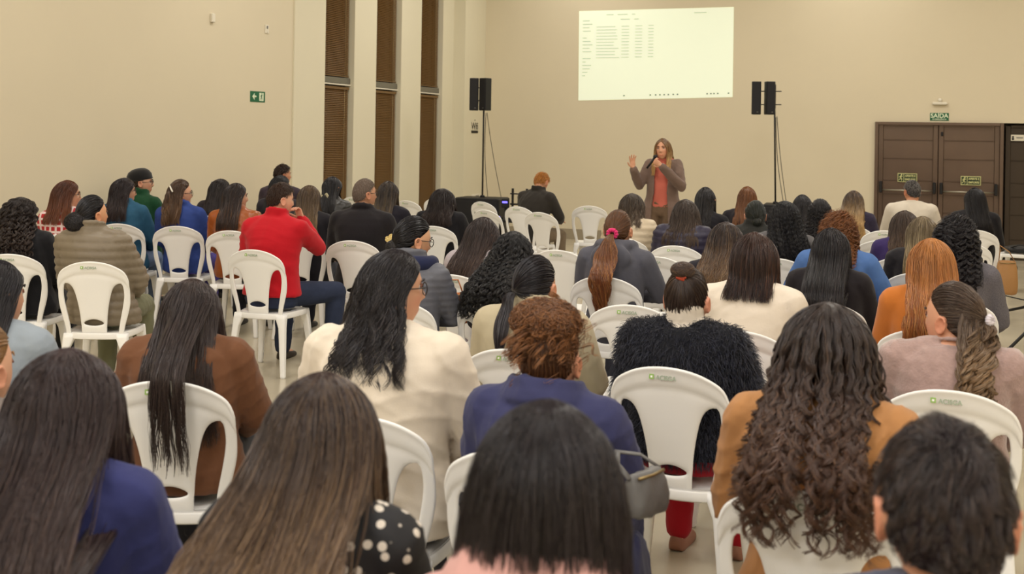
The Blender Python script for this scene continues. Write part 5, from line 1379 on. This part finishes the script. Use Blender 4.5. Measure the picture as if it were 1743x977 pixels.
person('P48', 'woman in camel coat with very big long dark brown curls over the chair', 'the woman in camel with big curls', (1408, 507), 2.9,
       lambda h: h.loose(0.385, thick=0.044, spread=1.26, pinch=-0.05, curl=0.015, cl=0.066, clumps=64, cam=0.90, cpow=0.45, pj=0.2, amax=122, over=True, curl_head=0.10, cstart=0.16, lvar=0.4, frizz=0.003), 'coat', (176, 126, 80), (70, 50, 40), hc=((50, 42, 40), (78, 52, 38)), streak=(116, 84, 60), sp=0.16, hy=-2, bulk=1.0, sw=1.06, hth=0.03, hs=1.06, rs=1.15, skin=(214, 164, 132), amp=0.005)
person('P49', 'boy with short tousled dark hair nearest at the right corner', 'the boy nearest at the right', (1612, 713), 1.66,
       lambda h: h.short(0.045, 0.018, tousle=0.45, th=0.010, clumps=220), 'plain', (70, 74, 92), (40, 42, 52), hc=((36, 30, 32), (50, 40, 38)), streak=(84, 68, 60), sp=0.1, hy=8, hp=-4, hth=0.02, hs=1.1, skin=(206, 152, 122), nh=2.2, rs=0.95)
person('P50', 'woman with smooth black hair cut off by the left edge of the picture', 'the black haired woman at the left edge', (-8, 438), 3.9,
       lambda h: h.loose(0.32, thick=0.024, spread=1.02, pinch=0.04, clumps=40, cam=0.25, amax=98), 'plain', (150, 160, 170), (40, 42, 52), hc=((34, 31, 34), (38, 33, 36)), hy=-34, hth=0.02, face=True, hs=1.05)
person('P51', 'person at the left picture edge, blond hair and ear just showing', 'the person at the very left edge', (-38, 545), 2.9,
       lambda h: (h.pulled((0.0, -0.9, -0.1), 0.012), h.bun((0, -0.95, -0.1), 0.035)), 'plain', (120, 110, 104), (40, 42, 52), hc=((130, 96, 60), (170, 130, 84)), hy=-22, hth=0.015, skin=(218, 168, 138), face=True)
person('P52', 'ginger haired person in dark jacket and khaki trousers bent over by the far wall', 'the ginger haired person by the far wall', (922, 292), 13.5,
       lambda h: h.short(0.035, 0.03, tousle=0.5, th=0.01), 'coat', (46, 42, 38), (122, 106, 86), yaw=-17, hy=6, hp=-34, hc=((150, 96, 40), (176, 118, 54)), bulk=1.08, sw=1.1, lean=16, hth=0.018, collar='stand', arms='fwd', skin=(206, 150, 118), nh=1.4)

# ---- chairs that nobody sits on, or whose sitter is hidden
def chair_at(px, py, label, yaw=0.0, z=0.0):
    s = (py - (HZ + ROLL * (px - PW / 2))) / (EYE - 0.89 - z)
    p = spot(px, py, FPX / s); a = math.radians(yaw)
    return chair(p[0] - math.sin(a) * 0.275 * 1, p[1] + math.cos(a) * 0.275, a, label, z)
for px, py, yaw, lab in (
    (1003, 350, 6, 'empty white plastic chair standing alone left of the presenter'),
    (918, 361, -14, 'empty white plastic chair just in front of the ginger haired person'),
    (820, 343, -22, 'empty white plastic chair pushed against the black equipment case'),
    (826, 357, -22, 'empty white plastic chair close behind the one at the black case'),
    (692, 341, -16, 'empty white plastic chair in the row behind the third window'),
    (741, 338, -14, 'empty white plastic chair partly hidden behind the dark bob woman'),
    (601, 335, -10, 'empty white plastic chair showing between the flower clip and grey haired man'),
    (950, 425, -4, 'empty white plastic chair behind the ringlet woman in mid hall'),
    (1072, 518, 4, 'empty white plastic chair directly behind the grey hoodie woman'),
    (1116, 436, 2, 'empty white plastic chair to the right of the grey hoodie woman'),
    (1507, 392, 8, 'farther of two empty white plastic chairs left of the white T-shirt man'),
    (1501, 409, 8, 'nearer of two empty white plastic chairs left of the white T-shirt man'),
    (1643, 413, 8, 'empty white plastic chair behind the woman in black at the right'),
):
    chair_at(px, py, lab, yaw)

# ------------------------------------------------------------------ the presenter with her microphone
def presenter():
    d = 12.6; P0 = spot(1129, 233, d)
    v = -P0; yaw = math.degrees(math.atan2(-v[0], v[1])) - 12
    LIFT = 0.415
    H = P0[2] - 0.018 - LIFT
    for _ in range(3):
        P = Pose(H, 0.92, 0.95, -2, 0, (-6, 2, 4), 1.0, 'lap', 0.0, True); H += P0[2] - 0.018 - LIFT - P.head_top
    P = Pose(H, 0.92, 0.95, -2, 0, (-6, 2, 4), 1.0, (((-0.235, 0.05, 0.765), (-0.045, 0.225, 0.99)), ((0.25, 0.00, 0.765), (0.275, 0.19, 0.955))), 0.0, True)
    P.hand = {1: ((0.10, 0.10, 1.0), (0.75, -0.65, 0.0), 0.95, 0.22, 0.62), -1: ((0.75, 0.05, 0.55), (0.15, 0.95, -0.25), 0.95, 1.15, 0.0)}
    ya = math.radians(yaw); c, s_ = math.cos(ya), math.sin(ya)
    root = (P0[0] - (c * P.hp[0] - s_ * P.hp[1]), P0[1] - (s_ * P.hp[0] + c * P.hp[1]))
    t = thing('person', 'standing presenter in long taupe cardigan and salmon top, holding a microphone', 'person', (root[0], root[1], 0), ya)
    put('body', body_mesh(P, 0.0045, (216, 160, 128)), M_SKIN, t)
    put('top', top_mesh(P, 'plain', 0.009, 5, 0.008, 0.53, 0.9, 'turtle', 0.002), cloth('196_104_88', (196, 104, 88), 'plain'), t)
    put('trousers', trousers_mesh(P, 0.011, 6, 0.020, 0.045), cloth('104_84_66', (104, 84, 66), 'plain'), t)
    for k_ in (-1, 1): put('shoe', shoe_mesh(P.leg[k_][2] + np.array([0, 0, 0]), 1), mat('shoe_tan', (120, 90, 66), 0.5), t).location = (0, 0, -LIFT)
    # open cardigan: a shell with the front left out
    b = Build()
    zz = np.concatenate([P.sec[::-1, 2][1:], [0.36, 0.22, 0.05]])
    zz = zz[zz < P.z(1.055)]
    m = 30; ph = np.radians(np.linspace(90 + 26, 450 - 26, m))
    rows = []
    for off in (0.038, 0.016):
        R = []
        for z in zz:
            q = P.sec; zc = max(z, q[0, 2])
            f = [np.interp(zc, q[:, 2], q[:, k]) for k in (0, 1, 3, 4)]
            drop = max(0, 0.56 - z)
            w, dd = max(f[2], 0.178 if z < 0.6 else 0) + off + drop * 0.06, f[3] + off + drop * 0.05
            R.append(np.stack([f[0] + w * np.cos(ph), f[1] + dd * np.sin(ph), np.full(m, z)], -1))
        rows.append(R)
    O, I = np.array(rows[0]), np.array(rows[1]); n = len(zz); N_ = n * m
    V = np.concatenate([O.reshape(-1, 3), I.reshape(-1, 3)]); Q = []
    for i in range(n - 1):
        for j in range(m - 1):
            a = i * m + j
            Q += [[a, a + m, a + m + 1, a + 1], [N_ + a, N_ + a + 1, N_ + a + m + 1, N_ + a + m]]
        a = i * m; Q.append([a, N_ + a, N_ + a + m, a + m]); a = i * m + m - 1; Q.append([a, a + m, N_ + a + m, N_ + a])
    for j in range(m - 1):
        Q.append([j, j + 1, N_ + j + 1, N_ + j]); a = (n - 1) * m + j; Q.append([a, N_ + a, N_ + a + 1, a + 1])
    b.add(V, Q)
    for sd in (-1, 1):
        sh, el, wr = P.arm[sd]; w2 = el + (wr - el) * 0.93
        b.limb([sh + np.array([0, 0, 0.012]), (sh + el) / 2, el, (el + w2) / 2, w2], [0.066, 0.064, 0.062, 0.056, 0.046], 14)
        b.limb([np.array([0.06 * sd, sh[1], P.z(1.035)]), sh + np.array([0, 0, 0.012])], [0.034, 0.060], 12)
    me = remesh(b, 0.009, 4); wrinkle(me, 0.003, 4)
    cg = put('cardigan', me, cloth('118_98_88', (118, 98, 88), 'knit'), t)
    for sd in (-1, 1):
        b = Build(); x = sd * 0.15
        q = P.sec[0]; b.box((x, q[1] + 0.128, 0.26), (0.055, 0.006, 0.075), 0.005, rot(-sd * 38)); b.link('pocket', cloth('112_92_82', (112, 92, 82), 'knit'), cg)
    h = Hair(P, (96, 68, 44), (178, 138, 84), 1100, 0.0018, 77, (206, 170, 110), 0.25)
    h.cap()
    h.loose(0.30, thick=0.020, amax=128, part=0.05, spread=1.05, pinch=0.0, wave=0.012, wl=0.16, clumps=36, cam=0.5, pad=0.05, front=40)
    put('hair', h.mesh(), M_HAIR, t)
    face_parts(P, t, (80, 56, 40))
    for ch in t.children:
        ch.location.z += LIFT
    # microphone
    mt = thing('microphone', 'black handheld microphone in the presenter\'s hand', 'microphone', (root[0], root[1], LIFT), ya)
    a, e = np.array([0.115, 0.225, 0.96]), np.array([0.035, 0.165, 1.085])
    b = Build(); b.tube([a, a + (e - a) * 0.5, a + (e - a) * 0.9], [0.011, 0.013, 0.017], 12); b.link('handle', M_BLACKMETAL, mt)
    b = Build(); b.ball(e, 0.026, 14, 10); b.link('grille', mat('mic_grille', (34, 33, 34), 0.5, metal=0.4, bump=('knit', 400, 0.5, 0.002)), mt)
presenter()

# ------------------------------------------------------------------ loudspeakers on poles, cases and rig by the far wall
def column_speaker(c, yaw, label):
    t = thing('column_speaker', label, 'loudspeaker', c, yaw, 'column loudspeakers')
    b = Build(); R = []
    for z in (-0.235, -0.228, 0.228, 0.235):
        k = 0.006 if abs(z) > 0.23 else 0
        R.append([[x * (1 - k * 10), y * (1 - k * 10), z] for x, y in ((0.062, -0.075), (0.066, -0.068), (0.05, 0.06), (0.04, 0.075), (-0.04, 0.075), (-0.05, 0.06), (-0.066, -0.068), (-0.062, -0.075))])
    b.rings(R); b.link('cabinet', M_BLACK, t, smooth=False)
    b = Build(); b.box((0, -0.078, 0), (0.054, 0.004, 0.222), 0.003); b.link('grille', mat('speaker_grille', (26, 25, 28), 0.7, bump=('knit', 300, 0.6, 0.003)), t, smooth=False)
    b = Build(); b.box((0.02, -0.083, -0.2), (0.012, 0.001, 0.004)); b.link('badge', M_GREY, t, smooth=False)
def pa(px, py_top, d, offs, side, caselab, polelab, labs, tilt=0.0, cw=0.34):
    s = FPX / d
    base = spot(px, 400, d); x, y = base[0], base[1]
    cz = 0.80
    t = thing('subwoofer', caselab, 'loudspeaker', (x, y, 0), -TH * 0 + 0.06)
    b = Build(); b.box((0, 0, cz / 2 + 0.01), (cw, 0.26, cz / 2 - 0.01), 0.015); b.link('cabinet', M_BLACK, t, smooth=False)
    b = Build(); b.box((0, -0.265, cz / 2), (cw - 0.03, 0.006, cz / 2 - 0.04), 0.004); b.link('grille', mat('speaker_grille', (26, 25, 28), 0.7), t, smooth=False)
    for sx in (-1, 1):
        for sy in (-1, 1):
            b = Build(); b.tube([(sx * (cw - 0.05), sy * 0.2, 0), (sx * (cw - 0.05), sy * 0.2, 0.022)], 0.02, 10); b.link('foot', M_BLACK, t)
    top = spot(px, py_top, d)[2]
    t = thing('speaker_pole', polelab, 'stand', (x, y, cz + 0.001))
    b = Build(); b.tube([(0, 0, 0), (tilt * 0.5, 0, (top - cz) / 2), (tilt, 0, top - cz)], 0.0125, 12); b.link('pole', M_BLACKMETAL, t)
    b = Build(); b.tube([(0, 0, 0.0), (0, 0, 0.03)], [0.04, 0.03], 14); b.link('socket', M_BLACK, t)
    b = Build(); zz = top - cz
    b.box((tilt, 0.02, zz - 0.10), (0.018, 0.02, 0.17), 0.005)
    for dz in (-0.22, -0.03): b.tube([(tilt + min(o[0] for o in offs), -0.018, zz + dz), (tilt, 0.015, zz + dz), (tilt + max(0.1, max(o[0] for o in offs)), -0.018, zz + dz)], 0.008, 8)
    b.link('bracket', M_BLACKMETAL, t)
    for (ox, yw), lb in zip(offs, labs):
        column_speaker((x + tilt + ox, y - 0.105, top - 0.13), yw, lb)
    for k, (e, zt) in enumerate(((0.06, 0.40), (0.27, 0.39)) if side < 0 else ((0.105, 0.40), (0.145, 0.385))):
        b = Build(); p0 = np.array([x + tilt + 0.024 + 0.014 * k, y + 0.03, top - zt]); p1 = np.array([x + e, y + 0.06, cz + 0.012])
        f = np.linspace(0, 1, 14)[:, None]; C = p0 * (1 - f) + p1 * f + np.array([0.03, 0, 0]) * np.sin(f * np.pi) * (-1 if k == 0 else -0.5)
        b.tube(C, 0.0045, 6); tag(b.link('speaker_cable', M_CABLE), 'thin black cable %s the %s speaker pole' % (('hanging close beside', 'slanting away from')[k], 'left' if side < 0 else 'right'), 'cable')
pa(820, 146, 16.6, ((-0.105, 0.25), (0.07, -0.35)), -1, 'black subwoofer cabinet under the left speaker pole', 'thin black speaker pole on the left subwoofer', ('left column loudspeaker of the pair on the left pole', 'right column loudspeaker of the pair on the left pole'))
pa(1319, 152, 16.2, ((-0.235, 0.1), (-0.06, 0.5)), 1, 'black subwoofer cabinet under the right speaker pole, hidden behind heads', 'thin black speaker pole on the right, leaning slightly', ('left column loudspeaker of the pair on the right pole', 'right column loudspeaker of the pair on the right pole'), -0.04, 0.16)

def rig():
    p = spot(872, 380, 15.4); x, y = p[0], p[1]
    t = thing('equipment_table', 'low black table carrying the equipment rig by the far wall', 'table', (x, y, 0), 0.05)
    b = Build(); b.box((0.05, 0, 0.56), (0.30, 0.2, 0.02), 0.006); b.link('tabletop', M_BLACK, t, smooth=False)
    for sx in (-0.22, 0.32):
        for sy in (-0.17, 0.17):
            b = Build(); b.tube([(sx, sy, 0), (sx, sy, 0.545)], 0.014, 8); b.link('leg', M_BLACKMETAL, t)
    t = thing('equipment_rig', 'black frame rig with small glowing display left of the ginger haired person', 'equipment', (x, y, 0.581), 0.05)
    b = Build(); b.box((0.10, 0, 0.03), (0.17, 0.15, 0.03), 0.008); b.link('base', M_BLACK, t, smooth=False)
    for sx in (0.0, 0.20):
        b = Build(); b.box((sx, 0, 0.208), (0.014, 0.014, 0.205), 0.003); b.link('post', M_BLACKMETAL, t, smooth=False)
    for z in (0.34, 0.20, 0.09):
        b = Build(); b.box((0.10, -0.02, z), (0.13, 0.010, 0.012 if z < 0.3 else 0.008), 0.003); b.link('bar', M_BLACKMETAL, t, smooth=False)
    b = Build(); b.box((0.115, -0.04, 0.215), (0.03, 0.02, 0.03), 0.005); b.link('carriage', M_BLACK, t, smooth=False)
    b = Build(); b.box((-0.085, -0.06, 0.21), (0.05, 0.02, 0.06), 0.006); b.box((-0.085, -0.04, 0.10), (0.014, 0.012, 0.06), 0.003); d = b.link('display_housing', M_BLACK, t, smooth=False)
    b = Build(); b.box((-0.085, -0.082, 0.225), (0.036, 0.002, 0.012)); b.link('display', mat('display_glow', (110, 100, 255), 0.4, emit=2.2), d, smooth=False)
    t = thing('extension_box', 'small power strip with violet light on the low black table', 'power strip', (x - 0.165, y - 0.12, 0.581))
    b = Build(); b.box((0, 0, 0.012), (0.07, 0.025, 0.012), 0.005); b.link('body', M_BLACK, t, smooth=False)
    b = Build(); b.ball((0.03, -0.02, 0.028), 0.008, 8, 6); b.link('pilot_light', mat('violet_glow', (120, 90, 255), 0.4, emit=4.0), t)
rig()

# ------------------------------------------------------------------ right edge: chair with gear, tripod, cables on the floor
p = spot(1738, 440, 13.2); RCH = (p[0], p[1])
chair(RCH[0], RCH[1], math.radians(72), 'white plastic chair at the right edge carrying black gear')
t = thing('gear_bag', 'flat black gear bag lying on the white chair at the right edge', 'bag', (RCH[0] - 0.03, RCH[1] - 0.02, 0.444), 0.3)
b = Build(); b.box((0, 0, 0.035), (0.16, 0.12, 0.035), 0.02); b.ball((-0.02, 0.0, 0.06), (0.12, 0.09, 0.03)); put('body', modded(make_mesh('body', *b.arrays()), [('SUBSURF', dict(levels=2))]), M_BLACK, t)
b = Build(); b.tube([(-0.12, -0.08, 0.06), (-0.05, -0.13, 0.10), (0.05, -0.12, 0.09), (0.11, -0.09, 0.06)], 0.008, 8); b.link('strap', M_CABLE, t)
b = Build(); b.box((-0.15, -0.07, 0.02), (0.03, 0.02, 0.015), 0.005); b.link('buckle', M_GREY, t, smooth=False)
def floor_cable(pts, label):
    C = []
    for px, py in pts:
        s = (py - (HZ + ROLL * (px - PW / 2))) / EYE; q = spot(px, py, FPX / s); C.append((q[0], q[1], 0.006))
    C = np.array(C); n = len(C); tt = np.linspace(0, n - 1, 40)
    P = np.stack([np.interp(tt, range(n), C[:, k]) for k in range(3)], -1)
    for _ in range(12): P[1:-1] = 0.25 * P[:-2] + 0.5 * P[1:-1] + 0.25 * P[2:]
    b = Build(); b.tube(P, 0.006, 6); tag(b.link('floor_cable', M_CABLE), label, 'cable')
floor_cable(((1640, 470), (1694, 485), (1708, 478), (1722, 468), (1733, 458), (1728, 450)), 'black cable looping on the floor under the right edge chair')
floor_cable(((1640, 490), (1690, 498), (1715, 505), (1745, 512), (1790, 520)), 'black cable running across the floor in front of the right edge chair')
def tripod():
    f = spot(1714, 601, FPX / ((601 - 245.9) / 1.7)); c = spot(1800, 560, FPX / ((575 - 247) / 1.7))
    t = thing('tripod_stand', 'black tripod stand mostly beyond the right edge, one leg showing', 'tripod', (c[0], c[1], 0))
    b = Build(); b.tube([(0, 0, 0.12), (0, 0, 1.5)], 0.014, 10); b.link('pole', M_BLACKMETAL, t)
    b = Build(); b.tube([(0, 0, 0.30), (0, 0, 0.36)], 0.024, 12); b.link('collar', M_BLACK, t)
    v = np.array([f[0] - c[0], f[1] - c[1]]); r_ = np.linalg.norm(v); a0 = math.atan2(v[1], v[0])
    for k in range(3):
        a = a0 + k * 2.0944; e = np.array([math.cos(a) * r_, math.sin(a) * r_, 0.018])
        b = Build(); b.tube([(0.02 * math.cos(a), 0.02 * math.sin(a), 0.33), tuple(e * 0.5 + np.array([0, 0, 0.165])), tuple(e)], 0.013, 8); l = b.link('leg', M_BLACKMETAL, t)
        b = Build(); b.limb([tuple(e * 0.97 + np.array([0, 0, 0.012])), tuple(e)], [0.018, 0.017], 8); b.link('rubber_foot', M_BLACK, l)
tripod()

# ------------------------------------------------------------------ bags
def bag(name, label, loc, rz, hw, hd, hh, m, strap=None, tilt=0.0, puff=0.3):
    t = thing(name, label, 'bag', loc, rz)
    b = Build(); R = []
    for z, k, y in ((0, 0.80, 1.0), (0.06, 0.97, 1.12), (0.35, 1.0, 1.2), (0.7, 0.93, 0.85), (0.95, 0.82, 0.45), (1.0, 0.76, 0.25)):
        a = np.linspace(0, 2 * np.pi, 28, endpoint=False); ca, sa = np.cos(a), np.sin(a)
        R.append(np.stack([hw * k * np.sign(ca) * abs(ca) ** 0.6, hd * y * np.sign(sa) * abs(sa) ** 0.7, np.full(28, z * hh * 2)], -1))
    R = np.array(R) @ rot(0, 0, tilt).T
    b.rings(R); me = modded(make_mesh('body', *b.arrays()), [('SUBSURF', dict(levels=1))]); wrinkle(me, 0.003, 5, 1.2); put('body', me, m, t)
    if strap is not None:
        b = Build(); b.tube(np.array(strap), 0.007, 8, flat=(1.5, 0.6)); b.link('strap', m, t)
    b = Build(); b.tube([(-hw * 0.7, -hd * 0.5, hh * 1.86), (0, -hd * 0.62, hh * 1.84), (hw * 0.7, -hd * 0.5, hh * 1.86)], 0.004, 6); b.link('zip', mat('zip_brass', (150, 130, 90), 0.35, metal=0.7), t)
    return t
def local(key, x, y, z):
    P, t, root = PEOPLE[key]; a = t.rotation_euler[2]
    return (root[0] + math.cos(a) * x - math.sin(a) * y, root[1] + math.sin(a) * x + math.cos(a) * y, z)
bag('handbag', 'orange tan leather handbag on the lap of the woman in grey quilted jacket', local('P16', 0.10, 0.375, 0.668), PEOPLE['P16'][1].rotation_euler[2] + 0.3, 0.12, 0.045, 0.085, mat('leather_tan', (190, 112, 56), 0.45, bump=('noise', 40, 0.3, 0.006)), [(-0.08, 0, 0.16), (-0.05, 0, 0.24), (0.05, 0, 0.24), (0.08, 0, 0.16)])
bag('shoulder_bag', 'grey leather shoulder bag hanging at the side of the navy coat', local('P25', 0.315, -0.20, 0.735), PEOPLE['P25'][1].rotation_euler[2] + 1.2, 0.082, 0.036, 0.055, mat('leather_grey', (96, 94, 92), 0.4, bump=('noise', 30, 0.3, 0.008)), [(-0.07, 0, 0.10), (-0.06, 0.05, 0.13), (0.0, 0.09, 0.14), (0.05, 0.05, 0.13), (0.07, 0, 0.10)])
bag('shoulder_bag', 'tan bag hanging from the chair of the woman in black at the right', local('P42', 0.285, -0.37, 0.30), PEOPLE['P42'][1].rotation_euler[2] + 0.2, 0.10, 0.04, 0.16, mat('leather_light_tan', (164, 120, 72), 0.5, bump=('noise', 40, 0.3, 0.006)), [(-0.07, 0, 0.31), (-0.06, 0, 0.42), (-0.07, -0.03, 0.46), (0.02, 0, 0.40), (0.07, 0, 0.31)])
